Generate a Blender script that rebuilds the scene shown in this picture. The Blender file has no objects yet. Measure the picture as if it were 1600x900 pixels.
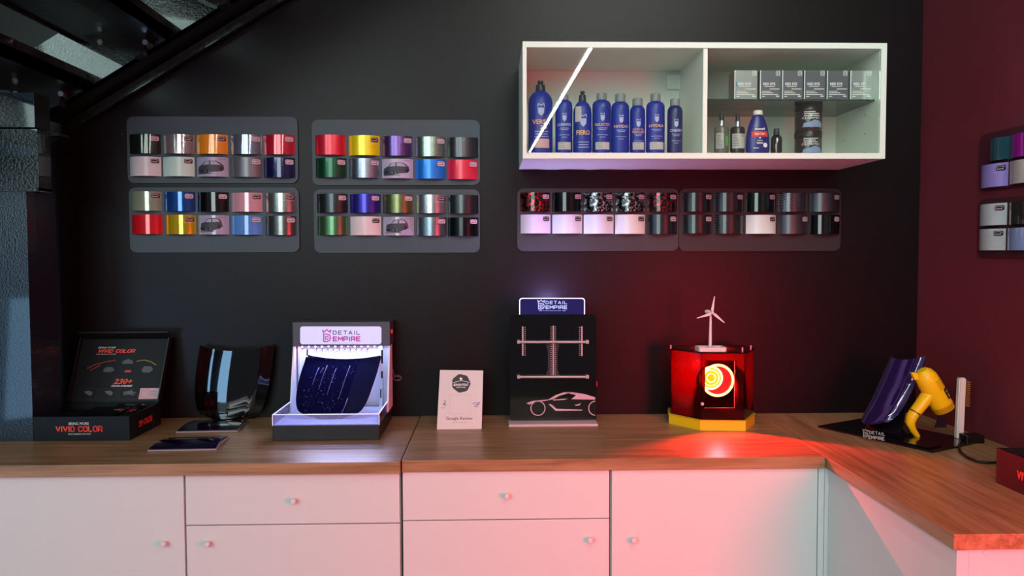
import bpy, bmesh, math, random
from mathutils import Vector, Matrix
random.seed(4)
S = bpy.context.scene
COL = S.collection
# ------------------------------------------------------------------ camera, measured from the photograph
F, YAW, PIT, ROL = 1249.5, .0269, -.0440, -.0023
CZ = 1.4658
CT, D, X1, X2 = .90, 2.7644, .9251, 1.499          # counter height, back wall, corner of the counters, right wall
fw = Vector((math.sin(YAW)*math.cos(PIT), math.cos(YAW)*math.cos(PIT), math.sin(PIT)))
_r = Vector((math.cos(YAW), -math.sin(YAW), 0)); _u = _r.cross(fw)
rt = _r*math.cos(ROL)+_u*math.sin(ROL); up = -_r*math.sin(ROL)+_u*math.cos(ROL)
cam_d = bpy.data.cameras.new('camera'); cam = bpy.data.objects.new('camera', cam_d); COL.objects.link(cam)
cam_d.sensor_width = 36; cam_d.lens = F*36/1600; cam_d.clip_start = .05
M3 = Matrix((rt, up, -fw)).transposed()
cam.matrix_world = Matrix.Translation((0, 0, CZ)) @ M3.to_4x4()
S.camera = cam
S.view_settings.view_transform = 'Standard'; S.view_settings.look = 'None'
S.view_settings.gamma = 1; S.view_settings.use_curve_mapping = False
S.view_settings.exposure = 0.18
S.cycles.max_bounces = 8; S.cycles.use_denoising = True
# world
W = bpy.data.worlds.new('world'); S.world = W; W.use_nodes = True
W.node_tree.nodes['Background'].inputs[0].default_value = (.75, .85, 1, 1)
W.node_tree.nodes['Background'].inputs[1].default_value = .10
# lights
def area(name, loc, to, sx, sy, col, e, spread=180):
    l = bpy.data.lights.new(name, 'AREA'); l.shape = 'RECTANGLE'; l.size = sx; l.size_y = sy
    l.color = col; l.energy = e; l.spread = math.radians(spread)
    o = bpy.data.objects.new(name, l); COL.objects.link(o); o.location = loc
    d = Vector(to)-Vector(loc); o.rotation_euler = d.to_track_quat('-Z', 'Y').to_euler()
    return o
area('shopfront_daylight', (-1.6, -3.9, 2.8), (-1.2, 2.7, 1.4), 2.5, 2.6, (.88, 1, .98), 100)
area('cabinet_fill', (.8, .25, 3.15), (.8, 2.6, 2.0), 1.2, .8, (.92, 1, .90), 4.5, 60)  # unseen fill light, added to brighten the wall cabinet
area('side_daylight', (-3.9, -1.9, .6), (-1.0, 2.7, 1.2), 2.4, 1.0, (.32, .64, 1), 46)
area('clerestory_daylight', (-3.9, -2.2, 3.1), (-.6, 2.7, 2.0), 2.6, 1.3, (.70, 1, .96), 75)
area('red_neon', (1.33, .45, 1.14), (.1, 2.2, .5), .7, .7, (1, .02, .06), 16.5, 105)

# ------------------------------------------------------------------ measuring helpers: a ray of the survey camera onto a real plane
def ray(px, py): return fw+rt*((px-800)/F)-up*((py-450)/F)
O0 = Vector((0, 0, CZ))
def PY(px, py, y): d = ray(px, py); return O0+d*(y/d.y)
def PX(px, py, x): d = ray(px, py); return O0+d*(x/d.x)
def PZ(px, py, z=CT): d = ray(px, py); return O0+d*((z-CZ)/d.z)
def PP(px, py, p0, n): d = ray(px, py); return O0+d*((p0-O0).dot(n)/d.dot(n))
# ------------------------------------------------------------------ materials
def lin(h):
    if not isinstance(h, str): return tuple(h)+(1,)
    v = [int(h[i:i+2], 16)/255 for i in (0, 2, 4)]
    return tuple((c/12.92 if c <= .04045 else ((c+.055)/1.055)**2.4) for c in v)+(1,)
_mc = {}
def mat(name, col, rough=.5, metal=0., coat=0., emit=0., ecol=None, trans=0., spec=.5, alpha=1, bump=None, ior=1.45):
    k = (name,)
    if k in _mc: return _mc[k]
    m = bpy.data.materials.new(name); m.use_nodes = True; nt = m.node_tree; b = nt.nodes['Principled BSDF']
    i = b.inputs
    i['Base Color'].default_value = lin(col); i['Roughness'].default_value = rough; i['Metallic'].default_value = metal
    i['Coat Weight'].default_value = coat; i['Coat Roughness'].default_value = .04; i['Specular IOR Level'].default_value = spec
    i['Transmission Weight'].default_value = trans; i['IOR'].default_value = ior; i['Alpha'].default_value = alpha
    if emit: i['Emission Color'].default_value = lin(ecol or col); i['Emission Strength'].default_value = emit
    tc = nt.nodes.new('ShaderNodeTexCoord')
    ns = nt.nodes.new('ShaderNodeTexNoise'); nt.links.new(tc.outputs['Object'], ns.inputs['Vector'])
    sc, st = bump or (90, .02)
    ns.inputs['Scale'].default_value = sc; ns.inputs['Detail'].default_value = 4
    bp = nt.nodes.new('ShaderNodeBump'); bp.inputs['Strength'].default_value = st; bp.inputs['Distance'].default_value = .01
    nt.links.new(ns.outputs['Fac'], bp.inputs['Height']); nt.links.new(bp.outputs['Normal'], b.inputs['Normal'])
    _mc[k] = m; return m
def ramp_mat(name, cols, build, rough=.4, metal=0, coat=0, bump=0):
    """colour ramp driven by a pattern; build(nt, texcoord) returns the socket"""
    m = mat(name, cols[0][1], rough, metal, coat); nt = m.node_tree; b = nt.nodes['Principled BSDF']
    tc = [n for n in nt.nodes if n.type == 'TEX_COORD'][0]
    s = build(nt, tc); r = nt.nodes.new('ShaderNodeValToRGB'); e = r.color_ramp.elements
    e[0].position = cols[0][0]; e[0].color = lin(cols[0][1]); e[1].position = cols[-1][0]; e[1].color = lin(cols[-1][1])
    for p, c in cols[1:-1]: q = e.new(p); q.color = lin(c)
    nt.links.new(s, r.inputs['Fac']); nt.links.new(r.outputs['Color'], b.inputs['Base Color'])
    if bump:
        bp = [n for n in nt.nodes if n.type == 'BUMP'][0]; nt.links.new(s, bp.inputs['Height']); bp.inputs['Strength'].default_value = bump
    return m
def wood(name, sc):
    def g(nt, tc):
        mp = nt.nodes.new('ShaderNodeMapping'); mp.inputs['Scale'].default_value = sc; nt.links.new(tc.outputs['Object'], mp.inputs['Vector'])
        n = nt.nodes.new('ShaderNodeTexNoise'); n.inputs['Scale'].default_value = 2.2; n.inputs['Detail'].default_value = 9; n.inputs['Roughness'].default_value = .62
        n.inputs['Distortion'].default_value = .6
        nt.links.new(mp.outputs['Vector'], n.inputs['Vector']); return n.outputs['Fac']
    return ramp_mat(name, [(.30, '7c5638'), (.46, '98724e'), (.56, 'a67e5a'), (.72, 'b48c66')], g, rough=.36, bump=.05)
WOODX = wood('oak_laminate_lengthwise', (1.5, 26, 26)); WOODY = wood('oak_laminate_crosswise', (26, 1.5, 26))
WALL = mat('charcoal_wall_paint', '130a0e', .36, bump=(60, .03), spec=.22)
WHITE = mat('white_foil_front', 'dcdcda', .45)
CARC = mat('white_carcass', 'd8dbd6', .5)
BLKS = mat('black_gloss_steel_paint', '0a0d10', .15, coat=.6, bump=(130, .25))
BLK = mat('matte_black_card', '0e1013', .5); BLK2 = mat('black_box_print', '10161c', .5, spec=.25)
BLKG = mat('black_gloss', '050506', .06, coat=1, bump=(3, .0))
RED = mat('red_print', 'f0483c', .5); WPR = mat('white_print', 'e8e8e8', .5); DPR = mat('dark_print', '15151c', .5); GPR = mat('grey_print', '8a8d92', .5)
CHR = mat('satin_metal', 'c8c8ca', .3, metal=.9)
BOARD = mat('slate_grey_board', '39444e', .5)
def pane(name, tint, ior=1.5, rough=.0, dark=0):
    m = bpy.data.materials.new(name); m.use_nodes = True; nt = m.node_tree; nt.nodes.clear()
    o = nt.nodes.new('ShaderNodeOutputMaterial'); mx = nt.nodes.new('ShaderNodeMixShader'); fr = nt.nodes.new('ShaderNodeFresnel'); fr.inputs['IOR'].default_value = ior
    tr = nt.nodes.new('ShaderNodeBsdfTransparent'); tr.inputs['Color'].default_value = lin(tint)
    gl = nt.nodes.new('ShaderNodeBsdfGlossy'); gl.inputs['Roughness'].default_value = rough
    nt.links.new(fr.outputs[0], mx.inputs[0]); nt.links.new(gl.outputs[0], mx.inputs[2])
    if dark:
        df = nt.nodes.new('ShaderNodeBsdfTranslucent' if len(dark) > 2 else 'ShaderNodeBsdfDiffuse'); df.inputs['Color'].default_value = lin(dark[1]); m2 = nt.nodes.new('ShaderNodeMixShader'); m2.inputs[0].default_value = dark[0]
        nt.links.new(tr.outputs[0], m2.inputs[1]); nt.links.new(df.outputs[0], m2.inputs[2]); nt.links.new(m2.outputs[0], mx.inputs[1])
    else: nt.links.new(tr.outputs[0], mx.inputs[1])
    nt.links.new(mx.outputs[0], o.inputs['Surface']); _mc[(name,)] = m; return m
# ------------------------------------------------------------------ mesh helpers
def NB(): return bmesh.new()
def box(bm, a, b, bev=0):
    x0, y0, z0 = [min(p, q) for p, q in zip(a, b)]; x1, y1, z1 = [max(p, q) for p, q in zip(a, b)]
    v = [bm.verts.new(p) for p in ((x0,y0,z0),(x1,y0,z0),(x1,y1,z0),(x0,y1,z0),(x0,y0,z1),(x1,y0,z1),(x1,y1,z1),(x0,y1,z1))]
    fs = [bm.faces.new([v[i] for i in f]) for f in ((3,2,1,0),(4,5,6,7),(0,1,5,4),(1,2,6,5),(2,3,7,6),(3,0,4,7))]
    if bev:
        es = list({e for f in fs for e in f.edges})
        bmesh.ops.bevel(bm, geom=es, offset=bev, segments=2, affect='EDGES', profile=.5)
    return bm
def prism(bm, poly, ext):
    """poly: 3-D points of one face, ext: vector"""
    ext = Vector(ext); a = [bm.verts.new(p) for p in poly]; b = [bm.verts.new(Vector(p)+ext) for p in poly]; n = len(a)
    bm.faces.new(a[::-1]); bm.faces.new(b)
    for i in range(n): bm.faces.new((a[i], a[(i+1) % n], b[(i+1) % n], b[i]))
    return bm
def tube(bm, pts, rad, seg=14, cap=True, sq=(1, 1)):
    pts = [Vector(p) for p in pts]; n = len(pts)
    if not isinstance(rad, (list, tuple)): rad = [rad]*n
    rings = []; prev = None
    for i, p in enumerate(pts):
        t = (pts[min(i+1, n-1)]-pts[max(i-1, 0)]).normalized()
        if prev is None:
            a = Vector((0, 0, 1)) if abs(t.z) < .9 else Vector((0, 1, 0)); s = t.cross(a).normalized()
        else: s = (prev-t*prev.dot(t)).normalized()
        prev = s; w = t.cross(s)
        rings.append([bm.verts.new(p+(s*math.cos(2*math.pi*k/seg)*sq[0]+w*math.sin(2*math.pi*k/seg)*sq[1])*rad[i]) for k in range(seg)])
    for i in range(n-1):
        for k in range(seg): bm.faces.new((rings[i][k], rings[i][(k+1) % seg], rings[i+1][(k+1) % seg], rings[i+1][k]))
    if cap: bm.faces.new(rings[0][::-1]); bm.faces.new(rings[-1])
    return bm
def lathe(bm, c, prof, seg=28, flat=1.):
    """prof: (radius, z) from bottom to top"""
    rings = []
    for r, z in prof:
        rings.append([bm.verts.new((c[0]+math.cos(2*math.pi*k/seg)*r, c[1]+math.sin(2*math.pi*k/seg)*r*flat, z)) for k in range(seg)])
    for i in range(len(rings)-1):
        for k in range(seg): bm.faces.new((rings[i][k], rings[i][(k+1) % seg], rings[i+1][(k+1) % seg], rings[i+1][k]))
    bm.faces.new(rings[0][::-1]); bm.faces.new(rings[-1])
    return bm
def grid(bm, fn, nu, nv, th=None):
    """fn(u,v)->Vector; th: thickness vector"""
    def sheet(off):
        return [[bm.verts.new(fn(i/nu, j/nv)+off) for i in range(nu+1)] for j in range(nv+1)]
    a = sheet(Vector((0, 0, 0)))
    for j in range(nv):
        for i in range(nu): bm.faces.new((a[j][i], a[j][i+1], a[j+1][i+1], a[j+1][i]))
    if th is not None:
        b = sheet(Vector(th))
        for j in range(nv):
            for i in range(nu): bm.faces.new((b[j][i], b[j+1][i], b[j+1][i+1], b[j][i+1]))
        rim = [(0, i) for i in range(nu+1)]+[(j, nu) for j in range(1, nv+1)]+[(nv, i) for i in range(nu-1, -1, -1)]+[(j, 0) for j in range(nv-1, 0, -1)]
        for k in range(len(rim)):
            p, q = rim[k], rim[(k+1) % len(rim)]
            bm.faces.new((a[p[0]][p[1]], b[p[0]][p[1]], b[q[0]][q[1]], a[q[0]][q[1]]))
    return bm
def rrect(x0, x1, z0, z1, r, n=5):
    out = []
    for cx, cz, a0 in ((x1-r, z1-r, 0), (x0+r, z1-r, 90), (x0+r, z0+r, 180), (x1-r, z0+r, 270)):
        for k in range(n+1):
            a = math.radians(a0+90*k/n); out.append((cx+math.cos(a)*r, cz+math.sin(a)*r))
    return out
root_inv = {}
def thing(name, label, cat, loc=(0, 0, 0), group=None, kind=None):
    o = bpy.data.objects.new(name, None); COL.objects.link(o); o.location = loc; o.empty_display_size = .05
    o['label'] = label; o['category'] = cat
    if group: o['group'] = group
    if kind: o['kind'] = kind
    root_inv[o.name] = Vector(loc); return o
def obj(name, bm, m, parent=None, smooth=False, loc=None, label=None):
    """geometry in world coordinates, stored relative to its thing"""
    off = root_inv[parent.name] if parent else Vector(loc or (0, 0, 0))
    for v in bm.verts: v.co -= off
    bmesh.ops.recalc_face_normals(bm, faces=bm.faces[:]) if not name.startswith('_') else None
    me = bpy.data.meshes.new(name); bm.to_mesh(me); bm.free()
    if m: me.materials.append(m)
    o = bpy.data.objects.new(name, me); COL.objects.link(o)
    if parent: o.parent = parent; root_inv[o.name] = off
    else: o.location = off; root_inv[o.name] = off
    if label: o['label'] = label
    if smooth:
        lim = math.radians(40)
        for p in me.polygons: p.use_smooth = True
        try: me.set_sharp_from_angle(angle=lim)
        except Exception: pass
    return o
def tag(o, label, cat, group=None, kind=None):
    o['label'] = label; o['category'] = cat
    if group: o['group'] = group
    if kind: o['kind'] = kind
    return o
def struct(name, bm, m, label, parent=None, **k):
    o = obj(name, bm, m, parent, **k)
    if not parent: o['kind'] = 'structure'; o['label'] = label; o['category'] = label.split()[-1] if False else name.split('_')[0]
    return o
# printed matter: text, strokes and shapes laid out in 2-D, then mapped onto the surface that carries them
_tc = {}
def text2d(s, bold=0., shear=0.):
    if 'M' in s: bold = 0.
    k = (s, bold, shear)
    if k in _tc: return _tc[k]
    c = bpy.data.curves.new('t', 'FONT'); c.body = s; c.offset = bold; c.shear = shear; c.resolution_u = 2; c.fill_mode = 'FRONT'
    o = bpy.data.objects.new('t', c); COL.objects.link(o); bpy.context.view_layer.update()
    me = o.evaluated_get(bpy.context.evaluated_depsgraph_get()).to_mesh()
    vs = [(v.co.x, v.co.y) for v in me.vertices]; fs = [tuple(p.vertices) for p in me.polygons]
    bpy.data.objects.remove(o); bpy.data.curves.remove(c)
    x0 = min(v[0] for v in vs); x1 = max(v[0] for v in vs); y0 = min(v[1] for v in vs); y1 = max(v[1] for v in vs)
    _tc[k] = ([((x-x0)/(x1-x0), (y-y0)/(y1-y0)) for x, y in vs], fs); return _tc[k]
GL = {'D': ([[(0, 0), (0, 1), (.6, 1), (.95, .75), (.95, .25), (.6, 0), (0, 0)]], 1), 'E': ([[(.95, 0), (0, 0), (0, 1), (.95, 1)], [(0, .5), (.85, .5)]], 1), 'T': ([[(0, 0), (1, 0)], [(.5, 0), (.5, 1)]], 1),
      'A': ([[(0, 1), (.5, 0), (1, 1)], [(.2, .68), (.8, .68)]], 1.05), 'I': ([[(.12, 0), (.12, 1)]], .24), 'L': ([[(0, 0), (0, 1), (.9, 1)]], .95), 'M': ([[(0, 1), (0, 0), (.55, .62), (1.1, 0), (1.1, 1)]], 1.1),
      'P': ([[(0, 1), (0, 0), (.75, 0), (.98, .15), (.98, .45), (.75, .6), (0, .6)]], 1), 'R': ([[(0, 1), (0, 0), (.75, 0), (.98, .15), (.98, .42), (.75, .57), (0, .57)], [(.55, .57), (1, 1)]], 1),
      'V': ([[(0, 0), (.52, 1), (1.04, 0)]], 1.04), 'C': ([[(1, .18), (.72, 0), (.3, 0), (0, .25), (0, .75), (.3, 1), (.72, 1), (1, .82)]], 1), 'O': ([[(.3, 0), (.75, 0), (1.05, .25), (1.05, .75), (.75, 1), (.3, 1), (0, .75), (0, .25), (.3, 0)]], 1.05), ' ': ([], .45)}
class Print:
    """v grows downwards, like a page"""
    def __init__(s): s.bm = bmesh.new()
    def text(s, t, x0, x1, y0, y1, bold=.0, shear=0.):
        vs, fs = text2d(t, bold, shear); w = [s.bm.verts.new((x0+(x1-x0)*a, y1-(y1-y0)*b, 0)) for a, b in vs]
        for f in fs:
            try: s.bm.faces.new([w[i] for i in f])
            except ValueError: pass
        return s
    def caps(s, t, x0, x1, y0, y1, w=.2, shear=0., gap=.38):
        """heavy geometric capitals drawn as strokes; w is the stroke as a share of the height"""
        tot = sum(GL[c][1] for c in t)+gap*(len(t)-1); k = (x1-x0)/(tot+w); h = y1-y0; x = w/2
        for c in t:
            for st in GL[c][0]:
                s.stroke([(x0+k*(x+a)+shear*(1-b)*abs(h), y0+h*(w/2+b*(1-w))) for a, b in st], abs(h)*w)
            x += GL[c][1]+gap
        return s
    def poly(s, pts):
        f = s.bm.faces.new([s.bm.verts.new((x, y, 0)) for x, y in pts]); bmesh.ops.triangulate(s.bm, faces=[f]); return s
    def rect(s, x0, x1, y0, y1): return s.poly([(x0, y0), (x1, y0), (x1, y1), (x0, y1)])
    def disc(s, cx, cy, rx, ry=None, n=28):
        ry = ry or rx; return s.poly([(cx+rx*math.cos(2*math.pi*k/n), cy+ry*math.sin(2*math.pi*k/n)) for k in range(n)])
    def ring(s, cx, cy, r0, r1, a0=0, a1=360, n=32):
        P = [(cx, cy)]
        for k in range(n):
            a, b = [math.radians(a0+(a1-a0)*q/n) for q in (k, k+1)]
            s.poly([(cx+r0*math.cos(a), cy+r0*math.sin(a)), (cx+r1*math.cos(a), cy+r1*math.sin(a)), (cx+r1*math.cos(b), cy+r1*math.sin(b)), (cx+r0*math.cos(b), cy+r0*math.sin(b))])
        return s
    def stroke(s, pts, w, closed=False):
        pts = [Vector(p) for p in pts]; n = len(pts)
        for i in range(n if closed else n-1):
            a, b = pts[i], pts[(i+1) % n]; d = (b-a)
            if d.length < 1e-9: continue
            d.normalize(); q = Vector((-d.y, d.x))*w/2; e = d*w*.25
            s.poly([tuple(a-e+q), tuple(b+e+q), tuple(b+e-q), tuple(a-e-q)])
        return s
    def build(s, name, m, parent, fn, cut=None, label=None):
        bm = s.bm
        if cut:
            for x in cut: bmesh.ops.bisect_plane(bm, geom=bm.verts[:]+bm.edges[:]+bm.faces[:], plane_co=(x, 0, 0), plane_no=(1, 0, 0))
        for v in bm.verts: v.co = fn(v.co.x, v.co.y)
        off = root_inv[parent.name]
        for v in bm.verts: v.co -= off
        me = bpy.data.meshes.new(name); bm.to_mesh(me); bm.free(); me.materials.append(m)
        o = bpy.data.objects.new(name, me); COL.objects.link(o); o.parent = parent; root_inv[o.name] = off
        if label: o['label'] = label
        return o
def onY(y, e=.0008): return lambda u, v: PY(u, v, y-e)
def onP(p0, n, e=.0008):
    p1 = p0+n*e; return lambda u, v: PP(u, v, p1, n)
def logo(P, x0, x1, y0, y1):
    """the crowned D mark"""
    w, h = x1-x0, y1-y0; X = lambda a: x0+a*w; Y = lambda b: y0+b*h; t = w*.11
    P.stroke([(X(.1), Y(.3)), (X(0), Y(.05)), (X(.27), Y(.2)), (X(.5), Y(0)), (X(.73), Y(.2)), (X(1), Y(.05)), (X(.9), Y(.3))], t)
    P.stroke([(X(.14), Y(.3)), (X(.14), Y(.96)), (X(.55), Y(.96)), (X(.85), Y(.86)), (X(.95), Y(.66)), (X(.85), Y(.46)), (X(.55), Y(.38)), (X(.3), Y(.38))], t*1.2)
    P.stroke([(X(.36), Y(.55)), (X(.36), Y(.8)), (X(.6), Y(.78)), (X(.68), Y(.66)), (X(.6), Y(.55)), (X(.36), Y(.55))], t)
    return P

# ================================================================== THE ROOM
struct('wall_back', box(NB(), (-4, D, 0), (X2+.1, D+.1, 4.2)), WALL, 'charcoal painted back wall')
struct('wall_right', box(NB(), (X2, -4, 0), (X2+.1, D, 4.2)), mat('wall_paint_with_red_glare', '702a34', .45, bump=(60, .03), spec=.35), 'charcoal painted right wall')  # red glare of the lamp is put into this wall's colour
struct('wall_left', box(NB(), (-4.1, -4, 0), (-4, D, 4.2)), WALL, 'charcoal painted left wall')
struct('floor', box(NB(), (-4, -4, -.1), (X2, D, 0)), mat('grey_floor', '6c6a66', .4), 'grey floor')
struct('ceiling', box(NB(), (-4, -4, 4.2), (X2, D, 4.3)), mat('white_ceiling', 'a8a8a6', .8), 'ceiling')
# ceiling strip light whose reflection crosses the cabinet glass
t = thing('linear_pendant_light', 'long thin white strip light mirrored in the left cabinet glass', 'light', (.44, -1.1, 2.466))
a, b = Vector((.50, 1.15, 2.466)), Vector((.395, -3.1, 2.466))
obj('diffuser', tube(NB(), [a, b], .008, 10), mat('strip_diffuser', 'ffffff', .5, emit=90, ecol='f6fff0'), t)
obj('housing', prism(NB(), [a+Vector((-.012, 0, .0085)), a+Vector((.012, 0, .0085)), b+Vector((.012, 0, .0085)), b+Vector((-.012, 0, .0085))], (0, 0, .025)), WHITE, t)
for q in (.9, -2.7): obj('suspension_cable', tube(NB(), [(.45, q, 2.51), (.45, q, 4.2)], .002, 6), CHR, t)

# ================================================================== STAIR AND COLUMN, upper left
yp = D-.13                                           # face of the stringer plate
def sp(px, py): return PY(px, py, yp)
t = thing('steel_staircase', 'black gloss steel staircase rising to the right along the wall, upper left corner', 'staircase', (-1.6, D-.1, 1.95))
lo0, lo1 = sp(68, 186), sp(372, 0); up0, up1 = sp(30, 87), sp(90, 55)
dl = (lo1-lo0); dl = Vector((dl.x, 0, dl.z)); dl /= dl.x
def lower(x): return Vector((x, yp, lo0.z+dl.z*(x-lo0.x)))
H = ((up0+up1)/2).z-lower(((up0+up1)/2).x).z
def plate(x0, x1):
    x0 = min(x0, sp(30, 87).x) if x0 < -1 else x0
    A, B = lower(x0), lower(x1); U = Vector((0, 0, H)); return [A, B, B+U, A+U]
obj('stringer', prism(NB(), plate(lo0.x, -.15), (0, .012, 0)), BLKS, t)
obj('stringer_flange', prism(NB(), [p for p in (lower(lo0.x), lower(-.15), lower(-.15)+Vector((0, 0, .014)), lower(lo0.x)+Vector((0, 0, .014)))], (0, .125, 0)), mat('black_satin_steel', '141213', .3, coat=.3, bump=(60, .2)), t)
obj('lower_channel_lip', prism(NB(), [lower(lo0.x+.03)+Vector((0, .09, -.045)), lower(-.15)+Vector((0, .09, -.045)), lower(-.15)+Vector((0, .09, -.012)), lower(lo0.x+.03)+Vector((0, .09, -.012))], (0, .02, 0)), _mc[('black_satin_steel',)], t)
# treads
SAT = _mc[('black_satin_steel',)]
tz = sp(200, 62).z; tx0, tx1 = sp(118, 62).x, sp(265, 58).x; rise = tz-sp(60, 141).z; going = rise/dl.z
for k in range(-2, 3):
    x0, x1, z = tx0+going*k, tx1+going*k, tz+rise*k
    if z < 1.75 or z > 3: continue
    tr = obj('tread', box(NB(), (x0, yp-.78, z), (x1, yp-.001, z+.035)), SAT, t)
    bm = NB(); box(bm, (x0, yp-.78, z-.008), (x0+.006, yp-.001, z)); box(bm, (x1-.006, yp-.78, z-.0), (x1, yp-.001, z+.06))
    obj('tread_lip', bm, SAT, tr)
    obj('bracket', prism(NB(), [Vector((x0+.05, yp-.04, z)), Vector((x1-.06, yp-.04, z)), Vector((x1-.07, yp-.04, z-.055)), Vector((x0+.2, yp-.04, z-.065))], (0, .039, 0)), SAT, tr)
    for bx in (x0+.1, x0+.24): obj('bolt', tube(NB(), [(bx, yp-.05, z-.02), (bx, yp-.04, z-.02)], .009, 6), CHR, tr)
fo = [Vector((0, -.80, 0))+p for p in plate(lo0.x, -.15)]
obj('stringer', prism(NB(), fo, (0, .012, 0)), BLKS, t)
# column
A_, B_ = PY(-40, 692, 2.43), PY(52, 688, 2.43)
A_.z = B_.z = CT
d_ = (B_-A_).normalized(); nrm = Vector((-d_.y, d_.x, 0))
BLUE = mat('black_gloss_column_paint', '182430', .22, coat=.4, bump=(170, .2))
zc = PY(48, 298, 2.45).z
t = thing('support_column', 'tall glossy black steel column catching blue daylight at the far left', 'column', (A_.x+.05, A_.y+.1, CT))
obj('shaft', prism(NB(), [A_, B_, B_+nrm*.16, A_+nrm*.16], (0, 0, zc-CT)), BLUE, t)
zh, zt2 = PY(60, 205, 2.47).z, PY(60, 152, 2.47).z
e = d_*.05
Q = [A_-e, B_+e*.75, B_+e*.75+nrm*.07, A_-e+nrm*.07]
def lift(q, z): return [Vector((p.x, p.y, z)) for p in q]
obj('head', prism(NB(), lift(Q, zc), (0, 0, zh-zc)), BLKS, t)
Q2 = [p+(-nrm*.012) for p in Q[:2]]+Q[2:]
obj('cap_plate', prism(NB(), lift(Q2, zh+.004), (0, 0, zt2-zh)), BLKS, t)
bm = NB(); prism(bm, lift([p-nrm*.008 for p in Q[:2]]+Q[2:], zc-.004), (0, 0, .012)); obj('weld_bead', bm, BLKS, t)
obj('wall_bracket', box(NB(), (B_.x+.02, B_.y+.0705, zh-.008), (B_.x+.062, B_.y+.13, zh)), SAT, t)

# ================================================================== WORKTOPS AND BASE CABINETS
yf = D-.6; th = .032
xs = -.245
def top_slab(name, a, b, m, label):
    return tag(obj(name, box(NB(), a, b, .0015), m, loc=(a[0], a[1], a[2])), label, 'worktop', 'wood effect worktops')
top_slab('worktop', (-1.95, yf-.012, CT-th), (xs-.0015, D, CT), WOODX, 'oak effect worktop, left section carrying the black open box and lit case')
top_slab('worktop', (xs+.0015, yf, CT-th), (X1-.0008, D, CT+.0008), WOODX, 'oak effect worktop, middle section carrying review card and red lamp case')
yE = PZ(1513, 835).y
top_slab('worktop', (X1+.0008, yE, CT-th), (X2, D, CT), WOODY, 'oak effect worktop running towards the viewer along the right wall')
fy = yf+.012; zt_ = CT-th
def fx(px, py=800): return PY(px, py, fy).x
def fz(px, py): return PY(px, py, fy).z
KN = mat('white_knob', 'e4dcda', .35)
def knob(px, py, parent):
    c = PY(px, py, fy-.01)
    bm = NB(); tube(bm, [c+Vector((0, q, 0)) for q in (.01, .0, -.003, -.008, -.012, -.013)], [.0045, .0045, .0075, .0085, .0065, .002], 18)
    obj('knob', bm, KN, parent, smooth=True)
def front(name, px0, px1, z0, z1, parent):
    return obj(name, box(NB(), (fx(px0), fy, z0), (fx(px1), fy+.018, z1), .0012), WHITE, parent)
def unit(px0, px1, label):
    x0, x1 = fx(px0)-.002, fx(px1)+.002
    t = thing('base_cabinet', label, 'cabinet', ((x0+x1)/2, D-.3, 0), 'white base cabinets')
    bm = NB(); w = .016; box(bm, (x0, fy+.02, .08), (x0+w, D-.02, zt_)); box(bm, (x1-w, fy+.02, .08), (x1, D-.02, zt_))
    box(bm, (x0, fy+.02, .08), (x1, D-.02, .1)); box(bm, (x0, D-.03, .08), (x1, D-.02, zt_)); box(bm, (x0, fy+.03, zt_-.018), (x1, D-.02, zt_))
    obj('carcass', bm, CARC, t); obj('plinth', box(NB(), (x0, fy+.06, 0), (x1, fy+.075, .08)), CARC, t)
    return t
zg1 = fz(450, 819.5); zg2 = fz(790, 812)
t = unit(-240, 287.5, 'white base cabinet with one door, at the left end of the row')
d1 = front('door', -240, 287.5, .085, zt_-.003, t); knob(257, 849, d1)
t = unit(290.5, 624.5, 'white base cabinet with drawer over door, below the lit display case')
d1 = front('drawer', 290.5, 624.5, zg1+.0015, zt_-.003, t); knob(459, 782, d1)
d1 = front('door', 290.5, 624.5, .085, zg1-.0015, t); knob(325, 849, d1)
t = unit(629.5, 952, 'white base cabinet with drawer over door, below the review card')
d1 = front('drawer', 629.5, 952, zg2+.0015, zt_-.003, t); knob(792, 774, d1)
d1 = front('door', 629.5, 952, .085, zg2-.0015, t); knob(922, 843, d1)
t = unit(956, 1277, 'white base cabinet with one wide door, below the red lamp case')
d1 = front('door', 956, 1277, .085, zt_-.003, t); knob(990, 843, d1)
t = thing('corner_filler', 'narrow white filler post in the corner between the two counter runs', 'panel', (X1-.01, fy+.05, 0))
obj('post', box(NB(), (fx(1279), fy+.004, .0), (fx(1288), fy+.03, zt_)), WHITE, t)
obj('return_panel', box(NB(), (fx(1288.5), fy-.0, .0), (X1+.018, fy+.03, zt_)), WHITE, t)
xr = X1+.014
t = thing('base_cabinet', 'white base cabinet of the right run with its open end in red light', 'cabinet', (1.22, 1.9, 0), 'white base cabinets')
obj('side_panel', box(NB(), (xr, yE+.012, .0), (xr+.018, yf+.008, zt_-.004)), WHITE, t)
obj('end_frame', box(NB(), (xr, yE+.010, .0), (xr+.024, yE+.0118, zt_-.004)), WHITE, t)
obj('end_panel', box(NB(), (xr+.0255, yE+.012, .0), (X2, yE+.03, zt_)), WHITE, t)
obj('back_frame', box(NB(), (xr+.03, yE+.04, .0), (X2, D-.62, .08)), CARC, t)
c = PY(1539, 863, yE+.011); obj('screw_cap', tube(NB(), [c, c+Vector((0, -.002, 0))], .0042, 12), WHITE, t)

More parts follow.
